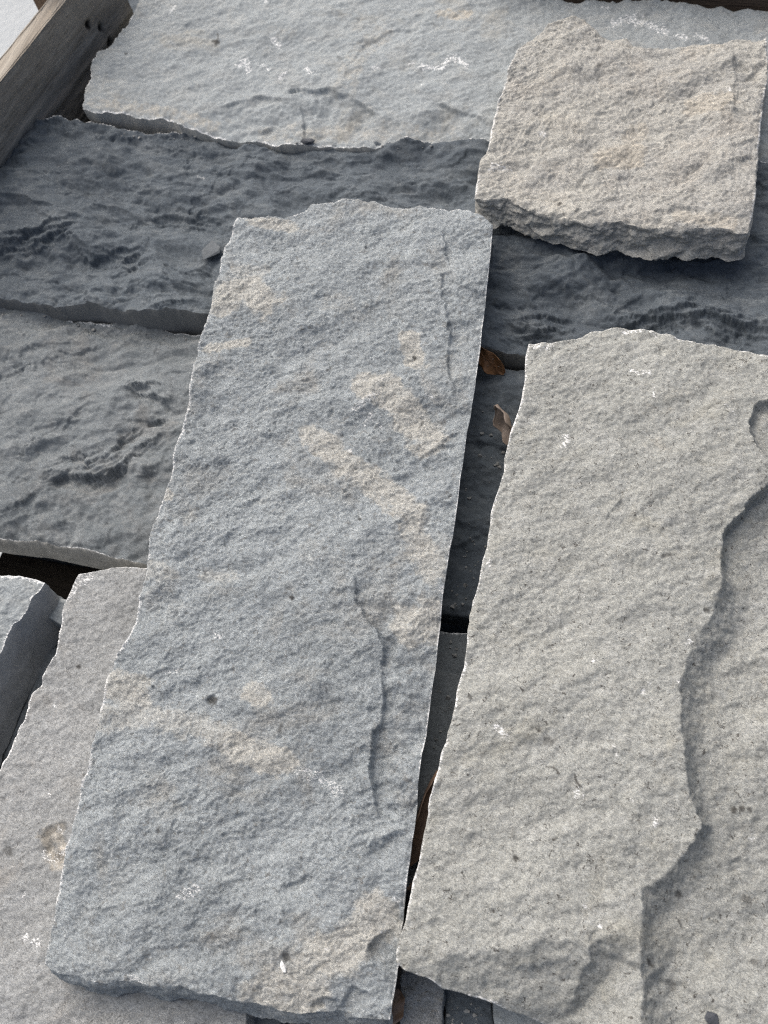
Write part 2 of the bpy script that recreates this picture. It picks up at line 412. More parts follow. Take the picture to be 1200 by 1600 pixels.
# ------------------------------------------------------------------ reliefs of the cleft faces
def rough_face(seed, amp=1.0, ang=35, fine=1.0, scale=1.0):
    """granular split limestone: small scallops stretched one way"""
    def f(x, y):
        a, b = rot(x, y, ang)
        a = a / scale; b = b / scale
        wx = a + 0.006 * fbm(a / 0.03, b / 0.03, seed + 1, 3); wy = b + 0.006 * fbm(a / 0.03, b / 0.03, seed + 2, 3)
        h = 0.0085 * fbm(a / 0.22, b / 0.16, seed + 3, 4)
        h = h + 0.0030 * fbm(wx / 0.085, wy / 0.05, seed + 8, 3, 0.5)
        h = h + 0.0030 * chipped(a / 0.070, b / 0.038, seed + 40) + 0.0016 * chipped(a / 0.026, b / 0.015, seed + 41) + 0.0008 * chipped(a / 0.0105, b / 0.0065, seed + 42)
        h = h + 0.0032 * terrace(fbm(wx / 0.080, wy / 0.045, seed + 9, 6, 0.58), 2.6, 0.09) * sstep(-0.3, 0.2, fbm(a / 0.11, b / 0.09, seed + 12, 3))
        h = h + fine * 0.0010 * fbm(wx / 0.006, wy / 0.0038, seed + 30, 3, 0.75)
        return amp * h
    return f
def smooth_face(seed, amp=1.0, ang=35):
    """fine even grain with low swells"""
    def f(x, y):
        a, b = rot(x, y, ang)
        h = 0.0055 * fbm(a / 0.20, b / 0.15, seed, 4) + 0.0016 * chipped(a / 0.05, b / 0.03, seed + 40) + 0.0008 * chipped(a / 0.018, b / 0.011, seed + 41) + 0.0010 * fbm(a / 0.035, b / 0.022, seed + 5, 5, 0.6)
        h = h + 0.0007 * fbm(a / 0.008, b / 0.005, seed + 9, 4, 0.65)
        return amp * h
    return f
def flaky_face(seed, amp=1.0, ang=5, k=3.0):
    """slaty split face: stacked thin leaves broken back along wavy lines"""
    def f(x, y):
        a, b = rot(x, y, ang)
        wx = a + 0.02 * fbm(a / 0.06, b / 0.05, seed + 1, 4); wy = b + 0.012 * fbm(a / 0.06, b / 0.05, seed + 2, 4)
        h = 0.010 * fbm(a / 0.24, b / 0.12, seed + 3, 3)
        msk = sstep(-0.2, 0.4, fbm(a / 0.16, b / 0.10, seed + 11, 3))
        h = h + 0.0130 * chipped(a / 0.15, b / 0.075, seed + 40, 0.55) + 0.0070 * chipped(a / 0.065, b / 0.034, seed + 41, 0.6)
        h = h + (0.35 + 0.65 * msk) * (0.0030 * chipped(a / 0.028, b / 0.015, seed + 42, 0.6) + 0.0014 * chipped(a / 0.012, b / 0.0075, seed + 43))
        h = h + 0.0030 * terrace(fbm(wx / 0.26, wy / 0.13, seed + 6, 6, 0.56), 1.3, 0.05)
        h = h + 0.0006 * fbm(a / 0.008, b / 0.006, seed + 30, 3, 0.65)
        return amp * h
    return f
def combine(base, ledges=(), facets=(), dents=()):
    def r(x, y, z):
        h = base(x, y)
        for i, a in enumerate(ledges): h = h + ledge(x, y, z, *a[:1], **{**dict(seed=200 + 7 * i), **a[1]})
        for i, a in enumerate(facets): h = h + facet(x, y, z, a[0], **a[1])
        for i, (pts, rpx, dep) in enumerate(dents): h = h - dep * stroke(x, y, z, pts, rpx, soft=0.5, wob=0.2, seed=400 + i)
        return h
    return r

# ------------------------------------------------------------------ ground
GZ = -0.62
def ground_material():
    m, nt, b = mat_base('pale_concrete'); k = N(nt)
    col = k.mix(k.ramp(k.noise(3, 6, 0.6), 0.35, 0.65), (0.40, 0.42, 0.43), (0.33, 0.35, 0.36))
    nt.links.new(col, b.inputs['Base Color']); b.inputs['Roughness'].default_value = 0.9
    nt.links.new(k.bump(k.noise(60, 5, 0.6), 0.004), b.inputs['Normal']); return m
g = mesh_obj('ground', np.array([(-40, -40, GZ), (40, -40, GZ), (40, 40, GZ), (-40, 40, GZ)], float), [(0, 1, 2, 3)], ground_material(), smooth=False)
g['kind'] = 'structure'

# ------------------------------------------------------------------ timber
def wood_material(name, c1, c2, c3, axis=1):
    m, nt, b = mat_base(name); k = N(nt)
    sc = [60, 60, 60]; sc[axis] = 2.0
    gr = k.noise(1.0, 6, 0.6, 0.4, k.mapping(tuple(sc)))
    sc2 = [260, 260, 260]; sc2[axis] = 12.0
    fi = k.noise(1.0, 4, 0.6, 0.2, k.mapping(tuple(sc2)))
    col = k.mix(k.ramp(gr, 0.32, 0.66), c1, c2)
    col = k.mix(k.ramp(fi, 0.5, 0.75, 0, 0.7), col, c3)
    col = k.mix(k.ramp(k.noise(7, 4, 0.6), 0.5, 0.75, 0, 0.5), col, tuple(0.6 * q for q in c1))
    col = k.mix(k.attr('dark'), col, (0.012, 0.010, 0.008))
    nt.links.new(col, b.inputs['Base Color']); b.inputs['Roughness'].default_value = 0.85; b.inputs['Specular IOR Level'].default_value = 0.25
    nt.links.new(k.bump(k.math('ADD', gr, k.math('MULTIPLY', fi, 0.6)), 0.0025), b.inputs['Normal']); return m
M_wood = wood_material('weathered_grey_timber', (0.26, 0.228, 0.188), (0.36, 0.325, 0.275), (0.14, 0.12, 0.096))
M_brownwood = wood_material('brown_timber', (0.14, 0.095, 0.06), (0.19, 0.13, 0.085), (0.08, 0.05, 0.03), axis=2)
M_backwood = wood_material('brown_board_timber', (0.14, 0.10, 0.07), (0.19, 0.14, 0.10), (0.08, 0.055, 0.04), axis=0)
M_pallet = wood_material('pallet_timber', (0.05, 0.04, 0.03), (0.07, 0.056, 0.042), (0.03, 0.024, 0.018), axis=0)  # timber darkened: the shade below the stones is put into its colour

def box_grid(name, p0, ax, ay, az, nx, ny, nz, mat, parent=None, disp=None, origin=None, marks=None):
    """a box from corner p0 along three edge vectors, its six faces gridded, displaced along their normals"""
    vs_, fs_, dk = [], [], []
    p0 = np.asarray(p0, float); A = [np.asarray(v, float) for v in (ax, ay, az)]; NN = (nx, ny, nz)
    for i in range(3):
        for e in (0, 1):
            a, b = (i + 1) % 3, (i + 2) % 3
            s, t = np.meshgrid(np.linspace(0, 1, NN[a] + 1), np.linspace(0, 1, NN[b] + 1), indexing='ij')
            q = p0 + e * A[i] + s[..., None] * A[a] + t[..., None] * A[b]
            nrml = nrm(A[i]) * (1 if e else -1)
            d = disp(q.reshape(-1, 3), i, e, s.ravel(), t.ravel()) if disp else 0
            q = q.reshape(-1, 3) + (d if np.ndim(d) else np.zeros(s.size))[:, None] * nrml
            ii = np.arange(s.size).reshape(s.shape) + sum(map(len, vs_))
            f = np.stack([ii[:-1, :-1], ii[1:, :-1], ii[1:, 1:], ii[:-1, 1:]], -1).reshape(-1, 4)
            if not e: f = f[:, ::-1]
            vs_.append(q); fs_.append(f)
            dk.append(marks(q, i, e) if marks else np.zeros(len(q)))
    V = np.concatenate(vs_)
    return mesh_obj(name, V, np.concatenate(fs_), mat, tuple(origin if origin is not None else (p0 + (A[0] + A[1]) / 2)), parent, attrs={'dark': np.concatenate(dk)})

# side board of the crate: its inner face stands on the line where it meets the dark row
b0, b1 = P(66, 199, -0.01), P(0, 285, -0.01)
bd = nrm(b0 - b1); bn = nrm(np.cross(bd, (0, 0, 1.0)))            # bn: horizontal, towards the stones
if bn[0] < 0: bn = -bn
def on_board(px, py):
    d = ray(px, py); t = (b0 - CAM).dot(bn) / d.dot(bn); return CAM + d * t
tA, tB, eE = on_board(92, 0), on_board(0, 140), on_board(205, 12)
s_end = (eE - b0).dot(bd); s_beg = (tB - b0).dot(bd) - 1.10
zt = (tA[2] + tB[2]) / 2
dd = ray(35, 47); pl = CAM + dd * ((zt - CAM[2]) / dd[2]); BT = float(np.clip(abs((pl - b0).dot(bn)), 0.02, 0.045))
ZLOW = -0.28
print('board top', tA[2], tB[2], 'thick', BT, 'end', s_end, 'beg', s_beg)
holes = [on_board(138, 38), on_board(158, 43), on_board(171, 66)]
def bdisp(q, i, e, s, t):
    al = (q - b0) @ bd; zz_ = q[:, 2]
    if i == 0:      # the two broad faces
        d = 0.0016 * fbm(zz_ / 0.009 + 0.6 * fbm(al / 0.35, zz_ / 0.05, 3, 3), al / 0.6, 71, 4, 0.6) + 0.0006 * fbm(al / 0.03, zz_ / 0.003, 72, 4)
        if e:
            for hp in holes:
                r2 = np.sqrt(((al - (hp - b0).dot(bd)) / 1.2) ** 2 + (zz_ - hp[2]) ** 2)
                d = d - 0.008 * np.exp(-(r2 / 0.0045) ** 4)
        edge = np.minimum(zz_ - ZLOW, zt - zz_)
        return d - 0.002 * np.exp(-np.abs(edge) / 0.004)
    return 0.001 * fbm(al / 0.08, ((q - b0) @ bn) / 0.006, 75, 4, 0.6) - 0.0005
def bmarks(q, i, e):
    m = np.zeros(len(q))
    if i == 0 and e:
        al = (q - b0) @ bd
        for k, hp in enumerate(holes):
            r2 = np.sqrt((al - (hp - b0).dot(bd)) ** 2 + ((q[:, 2] - hp[2]) * 0.85) ** 2)
            m = np.maximum(m, sstep(0.0075, 0.0035, r2 + 0.003 * fbm(al / 0.006, q[:, 2] / 0.006, 81 + k, 3)))
    return m
bp0 = b0 + bd * s_beg - bn * BT; bp0[2] = ZLOW
board = box_grid('crate_board', bp0, bn * BT, bd * (s_end - s_beg), np.array((0, 0, zt - ZLOW)), 8, 460, 100, M_wood, disp=bdisp, marks=bmarks)
board['label'] = 'weathered grey wooden crate board with nail holes beside the upper left stones'; board['category'] = 'board'
# crate post behind the board
pp = b0 + bd * ((tA - b0).dot(bd) + 0.02) - bn * (BT + 0.052); pp[2] = GZ
post = box_grid('crate_post', pp, bn * 0.05, bd * 0.06, np.array((0, 0, zt + 0.06 - GZ)), 6, 6, 30, M_brownwood,
                disp=lambda q, i, e, s, t: 0.001 * fbm(q[:, 0] / 0.01 + q[:, 1] / 0.01, q[:, 2] / 0.2, 91, 3))
tag(post, 'brown wooden post behind the weathered crate board', 'post')

rb = P(880, -14, 0.0); rb2 = P(1300, 6, 0.0); rdv = nrm(rb2 - rb); rnv = np.array((-rdv[1], rdv[0], 0)); rb0 = rb - rdv * 0.10 + rnv * 0.012; rb0[2] = ZLOW
back = box_grid('crate_board', rb0, rdv * 0.75, rnv * 0.03, np.array((0, 0, 0.10 - ZLOW)), 60, 4, 40, M_backwood,
                disp=lambda q, i, e, s, t: 0.001 * fbm(q[:, 2] / 0.008, (q @ rdv) / 0.3, 95, 4))
tag(back, 'brown crate board behind the pale slab at the top right corner', 'board')

# ------------------------------------------------------------------ lower layer, seen only in the gaps
BOT = -0.073
LOW = -0.075
def low_stone(name, label, mat, corners, z, thick, seed, face=None, cell=0.003, **kw):
    tl, tr, br, bl = corners
    ip = lambda a, b: [a, ((a[0] + b[0]) / 2, (a[1] + b[1]) / 2), b]
    return stone(name, label, mat, z, thick, ip(tl, tr), ip(tr, br), ip(bl, br), ip(tl, bl),
                 combine(face or flaky_face(seed, 0.35)), cell=cell, seed=seed, **kw)
low_stone('limestone_block', 'dark stone deep in the gap between the two left foreground stones', M_mid, [(60, 960), (330, 1000), (250, 1640), (-190, 1560)], -0.090, 0.19, 301, cell=0.0018)
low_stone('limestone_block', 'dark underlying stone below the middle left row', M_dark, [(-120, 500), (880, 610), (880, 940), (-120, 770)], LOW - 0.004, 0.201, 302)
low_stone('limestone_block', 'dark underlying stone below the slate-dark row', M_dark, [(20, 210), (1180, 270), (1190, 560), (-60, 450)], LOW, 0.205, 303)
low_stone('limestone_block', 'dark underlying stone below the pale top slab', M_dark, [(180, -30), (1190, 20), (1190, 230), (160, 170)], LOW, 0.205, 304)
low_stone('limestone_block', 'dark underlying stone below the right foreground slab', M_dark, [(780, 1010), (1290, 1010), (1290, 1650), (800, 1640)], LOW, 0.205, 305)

# pallet under the pile
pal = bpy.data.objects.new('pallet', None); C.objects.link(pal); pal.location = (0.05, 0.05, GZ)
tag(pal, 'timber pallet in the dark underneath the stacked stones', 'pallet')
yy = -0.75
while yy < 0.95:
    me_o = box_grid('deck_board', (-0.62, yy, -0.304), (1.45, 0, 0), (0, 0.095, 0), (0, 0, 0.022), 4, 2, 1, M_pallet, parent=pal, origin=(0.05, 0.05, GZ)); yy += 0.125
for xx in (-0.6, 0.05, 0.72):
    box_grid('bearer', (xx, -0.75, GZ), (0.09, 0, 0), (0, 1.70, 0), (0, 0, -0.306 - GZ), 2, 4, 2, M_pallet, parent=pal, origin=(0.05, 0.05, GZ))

def strata(pts, n, step, drop, seed, **kw):
    """a packet of thin broken leaves: near-parallel ledges, each a little shorter and shifted"""
    r = np.random.RandomState(seed); o = []
    for i in range(n):
        a = int(r.randint(0, max(1, len(pts) // 3))); b = len(pts) - int(r.randint(0, max(1, len(pts) // 3)))
        q = [(x + r.uniform(-3, 3), y + step * (i - (n - 1) / 2) + r.uniform(-2, 2)) for x, y in pts[a:b]]
        if len(q) >= 2: o.append((q, dict(drop=drop * r.uniform(0.6, 1.3), width=r.uniform(1.5, 3) * 0.001, fade=r.uniform(0.02, 0.06), wob=r.uniform(0.002, 0.005), seed=int(seed + 13 * i), **kw)))
    return o
# ------------------------------------------------------------------ the back row: pale slab
mm = 0.001
stone('limestone_slab', 'wide pale grey slab with white scuffs across the top of the pile', M_pale, 0.010, 0.010 - BOT,
      [(228, -30), (400, -30), (600, -22), (800, -10), (905, -4), (985, -8), (1055, -4), (1120, 2), (1200, 8), (1300, 16)],
      [(1300, 22), (1305, 130), (1300, 252)],
      [(135, 181), (155, 187), (190, 183), (212, 188), (235, 188), (262, 190), (300, 201), (350, 212), (400, 214), (430, 219), (460, 219), (530, 218), (600, 221), (640, 225), (700, 226), (760, 224), (1000, 236), (1300, 252)],
      [(228, -30), (222, 0), (212, 26), (205, 44), (188, 62), (178, 78), (160, 93), (150, 110), (146, 135), (138, 160), (135, 181)],
      combine(smooth_face(11, 1.15, 30), [
          ([(600, 180), (575, 168), (547, 152), (530, 150), (520, 141), (490, 141), (461, 138), (445, 150)], dict(drop=7 * mm, width=3 * mm, fade=0.10, taper=0.10, wob=0.002)),
          ([(780, 195), (740, 180), (712, 172), (690, 163), (672, 160)], dict(drop=5 * mm, width=3 * mm, fade=0.08, wob=0.002)),
          ([(450, 160), (425, 155), (403, 154), (380, 160), (352, 168), (320, 178)], dict(drop=4 * mm, width=3 * mm, fade=0.06, wob=0.002)),
          ([(450, 190), (420, 192), (395, 206)], dict(drop=4 * mm, width=3 * mm, fade=0.05, wob=0.002)),
          ([(655, 48), (620, 50), (575, 70), (545, 108), (535, 140)], dict(drop=2.5 * mm, width=4 * mm, fade=0.03)),
          ([(1300, 100), (1180, 95), (1060, 92), (960, 88)], dict(drop=6 * mm, width=12 * mm, fade=0.06)),
      ], facets=[([(1300, 225), (900, 205), (790, 198), (740, 182), (700, 170), (660, 176), (620, 186), (585, 174), (547, 154), (520, 143), (470, 142), (440, 160), (403, 157), (360, 168), (310, 184), (262, 192), (130, 192)], dict(slope=0.30, dmax=0.011, wob=0.003))]),
      cell=0.0015, jagged=(0.004, 0.003, 0.002, 0.002), out=(0, 0, 0.002, 0.006), rough=(0.003, 0.003, 0.001, 0.004), levels=9,
      part={2: ('sawn_edge', M_sawn, 'smooth beige-grey sawn front edge')}, seed=3, wear=0.003, tilt=(-0.022, 0),
      white_edge=(0, 0, 0.0028, 0.002),
      masks={'white': [([(270, 28), (276, 20)], 5, .9), ([(415, 4), (418, 8)], 5, .8), ([(375, 108), (385, 100), (390, 115)], 9, .85), ([(428, 66), (436, 76)], 7, .85), ([(410, 105), (422, 112)], 5, .8),
                         ([(440, 125), (445, 118)], 7, .8), ([(478, 108), (485, 118)], 6, .8), ([(660, 106), (690, 108), (708, 90), (730, 105)], 8, .9), ([(585, 112), (592, 110)], 6, .8), ([(640, 101), (645, 100)], 5, .8),
                         ([(660, 135), (664, 134)], 4, .8), ([(530, 8), (540, 4)], 5, .7), ([(610, 50), (616, 48)], 5, .7), ([(960, 30), (990, 22), (1040, 45)], 12, .75), ([(1060, 50), (1070, 55)], 7, .9), ([(1090, 52), (1103, 56)], 8, .9), ([(940, 5), (950, 6)], 4, .8)],
             'tan': [([(545, 130), (560, 90), (600, 55)], 26, .35), ([(690, 20), (730, 25)], 16, .5), ([(155, 172), (250, 178), (330, 195)], 18, .4), ([(420, 205), (560, 195), (700, 205)], 26, .35)],
             'dark': [([(339, 73), (341, 75)], 6, .85), ([(343, 62), (344, 70)], 1.6, .7), ([(200, 93), (201, 93)], 3, .7), ([(530, 95), (533, 97)], 4, .4)]})

# ------------------------------------------------------------------ second row: long dark slaty stone
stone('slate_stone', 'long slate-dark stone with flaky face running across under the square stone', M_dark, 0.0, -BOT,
      [(44, 190), (90, 191), (135, 199), (180, 203), (230, 213), (262, 211), (300, 203), (345, 211), (400, 216), (600, 222), (760, 226), (1000, 238), (1270, 254)],
      [(1270, 254), (1285, 420), (1275, 592)],
      [(-85, 455), (0, 465), (47, 470), (80, 476), (110, 477), (140, 475), (180, 482), (213, 488), (260, 490), (323, 494), (450, 506), (600, 523), (750, 539), (820, 543), (1000, 561), (1275, 592)],
      [(44, 190), (12, 238), (-25, 300), (-60, 380), (-85, 455)],
      combine(flaky_face(40, 1.0, 4, 3.0), [
          ([(120, 357), (95, 365), (75, 371), (40, 383), (0, 388), (-50, 392)], dict(drop=6.8 * mm, width=2.5 * mm, fade=0.09)),
          ([(360, 352), (345, 347), (330, 337), (300, 333), (275, 329), (250, 324), (225, 326)], dict(drop=5.0 * mm, width=2.5 * mm, fade=0.07)),
          ([(247, 296), (235, 299), (215, 299), (200, 290), (192, 275), (190, 262)], dict(drop=1.9 * mm, width=1.5 * mm, fade=0.03, wob=0.001)),
          ([(232, 392), (200, 400), (170, 397), (140, 402), (112, 382), (100, 378)], dict(drop=4.3 * mm, width=2.5 * mm, fade=0.05)),
          ([(235, 404), (228, 410), (220, 412)], dict(drop=1.9 * mm, width=1.5 * mm, fade=0.02)),
          ([(250, 446), (228, 449), (210, 444)], dict(drop=2.5 * mm, width=1.5 * mm, fade=0.03)),
          ([(300, 470), (270, 478), (250, 483), (235, 478)], dict(drop=3.1 * mm, width=2.0 * mm, fade=0.04)),
          ([(140, 448), (120, 465), (95, 472), (70, 462)], dict(drop=3.1 * mm, width=2.0 * mm, fade=0.04)),
          ([(1046, 425), (1040, 445), (1010, 452), (985, 465), (955, 485), (930, 498)], dict(drop=4.3 * mm, width=1.5 * mm, fade=0.07, wob=0.0015)),
          ([(1210, 525), (1150, 505), (1105, 492), (1060, 487), (1010, 497), (940, 500)], dict(drop=7.4 * mm, width=3.5 * mm, fade=0.06)),
          ([(975, 388), (972, 405), (973, 418), (965, 425)], dict(drop=2.5 * mm, width=1.5 * mm, fade=0.03, wob=0.001)),
          ([(805, 385), (790, 392), (775, 390)], dict(drop=2.5 * mm, width=1.5 * mm, fade=0.03)),
          ([(900, 510), (870, 505), (840, 512), (800, 525), (770, 520)], dict(drop=5.0 * mm, width=3.0 * mm, fade=0.05)),
          ([(640, 265), (625, 285), (600, 300)], dict(drop=1.9 * mm, width=1.5 * mm, fade=0.04)),
          ([(470, 285), (450, 298), (430, 296)], dict(drop=1.9 * mm, width=1.5 * mm, fade=0.02)),
      ] + strata([(130, 352), (95, 362), (60, 372), (30, 380), (-30, 388)], 4, 7, 6.5 * mm, 501) + strata([(365, 358), (340, 345), (310, 336), (280, 331), (250, 326), (220, 330)], 4, 6, 5.5 * mm, 502)
        + strata([(230, 395), (190, 400), (150, 398), (110, 385)], 3, 9, 5 * mm, 503) + strata([(1200, 520), (1140, 503), (1080, 490), (1010, 495), (940, 505)], 4, 8, 6.5 * mm, 504)
        + strata([(900, 505), (860, 500), (820, 510), (780, 505)], 4, 9, 5 * mm, 505)),
      cell=0.00125, jagged=(0.003, 0.003, 0.0025, 0.003), rough=(0.003, 0.003, 0.0008, 0.003), out=(0, 0, 0.001, 0), levels=8, seed=4, wear=0.004, wear_w=0.008,
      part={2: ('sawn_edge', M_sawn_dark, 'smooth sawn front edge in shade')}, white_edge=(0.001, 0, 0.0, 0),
      masks={'white': [([(310, 275), (318, 278)], 6, .55), ([(90, 262), (92, 265)], 3, .6)]})

# ------------------------------------------------------------------ third row: mid grey stone on the left, running on under the slabs
stone('limestone_block', 'mid-grey rough stone at the left edge with pale sawn front edge', M_mid, -0.026, 0.050,
      [(-175, 458), (-90, 468), (0, 478), (30, 480), (60, 477), (92, 489), (105, 496), (135, 500), (165, 503), (182, 495), (215, 497), (248, 506), (268, 515), (312, 520), (400, 530), (470, 538)],
      [(470, 538), (462, 700), (440, 916)],
      [(-385, 765), (-200, 800), (-95, 818), (0, 833), (50, 838), (85, 846), (110, 850), (150, 860), (180, 868), (228, 878), (330, 897), (440, 916)],
      [(-175, 458), (-285, 610), (-385, 765)],
      combine(flaky_face(62, 0.75, 20, 2.6), [
          ([(290, 664), (275, 671), (255, 672), (233, 683), (205, 700), (183, 723), (160, 735), (138, 738), (110, 735), (83, 739), (60, 755), (42, 768), (20, 782), (0, 793), (-40, 800)], dict(drop=12 * mm, width=12 * mm, fade=0.14, taper=0.1, layers=3, rag=0.0)),
          ([(278, 645), (262, 630), (250, 618), (237, 610), (215, 605), (192, 602)], dict(drop=6 * mm, width=4 * mm, fade=0.05)),
          ([(270, 652), (240, 652), (208, 655), (190, 650)], dict(drop=4 * mm, width=3 * mm, fade=0.03)),
          ([(142, 625), (125, 640), (105, 665), (90, 682)], dict(drop=4 * mm, width=2 * mm, fade=0.03)),
          ([(30, 715), (40, 700), (60, 685), (80, 682)], dict(drop=4 * mm, width=3 * mm, fade=0.03)),
          ([(90, 555), (70, 560), (52, 567), (60, 580)], dict(drop=4 * mm, width=3 * mm, fade=0.04)),
          ([(165, 535), (135, 545), (110, 550), (85, 540)], dict(drop=4 * mm, width=4 * mm, fade=0.04)),
      ] + strata([(285, 655), (260, 662), (230, 672), (200, 690), (175, 712), (140, 725), (100, 725), (70, 735), (40, 758)], 5, 9, 5.5 * mm, 511) + strata([(280, 640), (250, 615), (220, 605), (190, 600)], 3, 7, 4.5 * mm, 512)),
      cell=0.0013, jagged=(0.0035, 0.003, 0.0012, 0.003), rough=(0.003, 0.003, 0.0006, 0.003), out=(0, 0, 0.007, 0), levels=8, seed=6, wear=0.003, wear_w=0.007,
      part={2: ('sawn_edge', M_sawn, 'pale beige sawn front edge with fine saw lines')}, white_edge=(0.003, 0, 0.001, 0),
      masks={'white': [([(95, 492), (135, 501), (170, 504)], 5, .9), ([(10, 478), (25, 480)], 4, .6)],
             'dark': [([(137, 858), (139, 858)], 2.5, .8)]})

stone('slate_stone', 'slate stone toned dark for the shade low in the gap between the blue-grey slab and the beige slab', M_dark, -0.032, 0.041,  # dark stone of its own; the gap's shade is also put into its colour
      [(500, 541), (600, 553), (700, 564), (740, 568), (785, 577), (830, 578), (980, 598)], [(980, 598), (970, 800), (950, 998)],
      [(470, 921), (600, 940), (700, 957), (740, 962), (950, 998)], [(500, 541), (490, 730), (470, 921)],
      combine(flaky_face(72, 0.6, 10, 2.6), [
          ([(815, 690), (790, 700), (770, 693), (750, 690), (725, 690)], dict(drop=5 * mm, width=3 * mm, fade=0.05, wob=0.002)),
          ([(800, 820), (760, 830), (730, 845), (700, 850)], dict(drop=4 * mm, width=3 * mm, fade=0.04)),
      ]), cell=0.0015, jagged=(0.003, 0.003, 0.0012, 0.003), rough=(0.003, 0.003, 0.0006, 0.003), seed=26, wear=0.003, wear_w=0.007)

# ------------------------------------------------------------------ lower pieces in the gaps
stone('limestone_block', 'smooth grey stone low in the gap between the two long slabs', M_mid, -0.045, 0.028,
      [(560, 968), (690, 986), (740, 992), (900, 1010)], [(900, 1010), (890, 1200), (860, 1420)], [(480, 1360), (640, 1385), (860, 1420)], [(560, 968), (520, 1160), (480, 1360)],
      combine(smooth_face(81, 0.5)), cell=0.0018, seed=7, white_edge=(0.0015, 0, 0, 0), wear=0.0015)
stone('stone_fragment', 'small grey stone fragment wedged between the left foreground block and slab', M_pale, -0.040, 0.045,
      [(66, 926), (84, 934), (110, 938)], [(110, 938), (112, 960), (108, 984)], [(62, 958), (84, 968), (108, 984)], [(66, 926), (62, 940), (62, 958)],
      combine(smooth_face(83, 0.8)), cell=0.0012, seed=8, wear=0.002)

# ------------------------------------------------------------------ left foreground: block and brown grey slab
stone('limestone_block', 'light grey block cut off by the left edge showing its smooth side', M_pale, 0.002, 0.090,
      [(-430, 850), (-250, 872), (-90, 890), (0, 900), (37, 904), (60, 908), (73, 913)], [(73, 913), (66, 924), (54, 936), (46, 952), (31, 969), (20, 973), (10, 993), (2, 1013), (-22, 1060), (-60, 1150), (-90, 1230)],
      [(-560, 1170), (-300, 1200), (-90, 1230)], [(-430, 850), (-500, 1010), (-560, 1170)],
      combine(rough_face(91, 0.7)), cell=0.0011, seed=9, jagged=(0.0015, 0.0012, 0.002, 0.002), out=(0.004, 0.004, 0, 0), rough=(0.002, 0.0009, 0.002, 0.002), levels=16,
      part={1: ('sawn_side', M_sawn_grey, 'smooth grey sawn right side')}, white_edge=(0.004, 0.002, 0, 0), wear=0.002)
stone('limestone_slab', 'brown-grey slab under the left edge of the long blue-grey slab', M_brown, 0.0, -LOW + 0.012,
      [(121, 897), (135, 893), (152, 890), (172, 887), (195, 885), (225, 887), (320, 895), (450, 908)], [(450, 908), (420, 1200), (386, 1565), (382, 1660)], [(-150, 1650), (100, 1655), (382, 1660)],
      [(121, 897), (112, 915), (104, 935), (97, 952), (96, 970), (94, 990), (86, 1022), (74, 1042), (64, 1068), (50, 1082), (45, 1098), (38, 1124), (28, 1140), (16, 1168), (10, 1182), (0, 1202), (-30, 1270), (-70, 1380), (-150, 1650)],
      combine(smooth_face(101, 0.9, 40), facets=[([(142, 880), (128, 915), (112, 952), (90, 965)], dict(slope=-0.0, dmax=0.0))],
              ledges=[([(152, 888), (138, 905), (130, 930), (118, 950), (100, 958)], dict(drop=-0.0, width=0.01))],
              dents=[([(75, 1310), (92, 1325)], 13, 0.0025), ([(80, 1330), (88, 1345)], 10, 0.002)]),
      cell=0.0013, seed=10, jagged=(0.0015, 0.001, 0.002, 0.0015), rough=(0.002, 0.001, 0.002, 0.002), white_edge=(0.001, 0, 0, 0.0022), wear=0.003, wear_w=0.008,
      masks={'white': [([(108, 925), (122, 905), (135, 900)], 13, .62), ([(38, 1463), (42, 1466)], 5, .95), ([(54, 1468), (60, 1475)], 5, .95), ([(83, 1102), (85, 1103)], 3, .9), ([(38, 1395), (36, 1405)], 3, .8), ([(76, 1240), (78, 1245)], 3, .7), ([(70, 1335), (85, 1345), (95, 1330)], 8, .6), ([(92, 1292), (98, 1300)], 5, .5)],  # first stroke paints the lit upper left bevel as a pale patch
             'dark': [([(70, 1305), (85, 1292), (100, 1290)], 6, .5), ([(68, 1325), (74, 1312)], 7, .5), ([(90, 1335), (93, 1338)], 8, .5), ([(12, 1329), (14, 1331)], 6, .6), ([(122, 1041), (123, 1042)], 3, .8)],
             'tan': [([(80, 1300), (90, 1345)], 18, .5)]})

# ------------------------------------------------------------------ stones on edge below the bottom of the picture
def edge_row(items, z, thick, seed0):
    for i, (x0, x1, y0, mat, lb, dz, slant) in enumerate(items):
        stone('limestone_strip', lb, mat, z + dz, thick + dz, [(x0, y0), ((x0 + x1) / 2, y0 + 1), (x1, y0 + 2)], [(x1, y0 + 2), (x1 + slant / 2, 1590), (x1 + slant, 1660)],
              [(x0 + slant, 1658), ((x0 + x1) / 2 + slant, 1659), (x1 + slant, 1660)], [(x0, y0), (x0 + slant / 2, 1590), (x0 + slant, 1658)],
              combine(rough_face(seed0 + i, 0.7)), cell=0.0015, seed=seed0 + i, group='stone strips below the long slabs')
edge_row([(389, 439, 1520, M_mid, 'grey stone strip below the blue-grey slab, leftmost of its row', 0, -3),
          (442, 463, 1520, M_dark, 'narrow dark stone strip below the blue-grey slab', -0.012, -3),
          (466, 496, 1520, M_mid, 'narrow grey stone strip below the blue-grey slab, third from the left', -0.004, -3),
          (498, 531, 1520, M_pale, 'pale stone strip below the blue-grey slab, right of the narrow grey one', -0.006, -2),
          (534, 600, 1520, M_mid, 'grey stone strip below the lower right corner of the blue-grey slab', -0.010, -2)], -0.035, 0.04, 120)
edge_row([(628, 692, 1500, M_brown, 'grey-brown rough stone end below the left corner of the beige slab', 0, -4),
          (694, 768, 1505, M_dark, 'dark rough stone end below the beige slab', -0.016, 4),
          (772, 850, 1510, M_pale, 'pale stone end below the beige slab at the bottom edge', 0.004, 2)], -0.030, 0.045, 140)

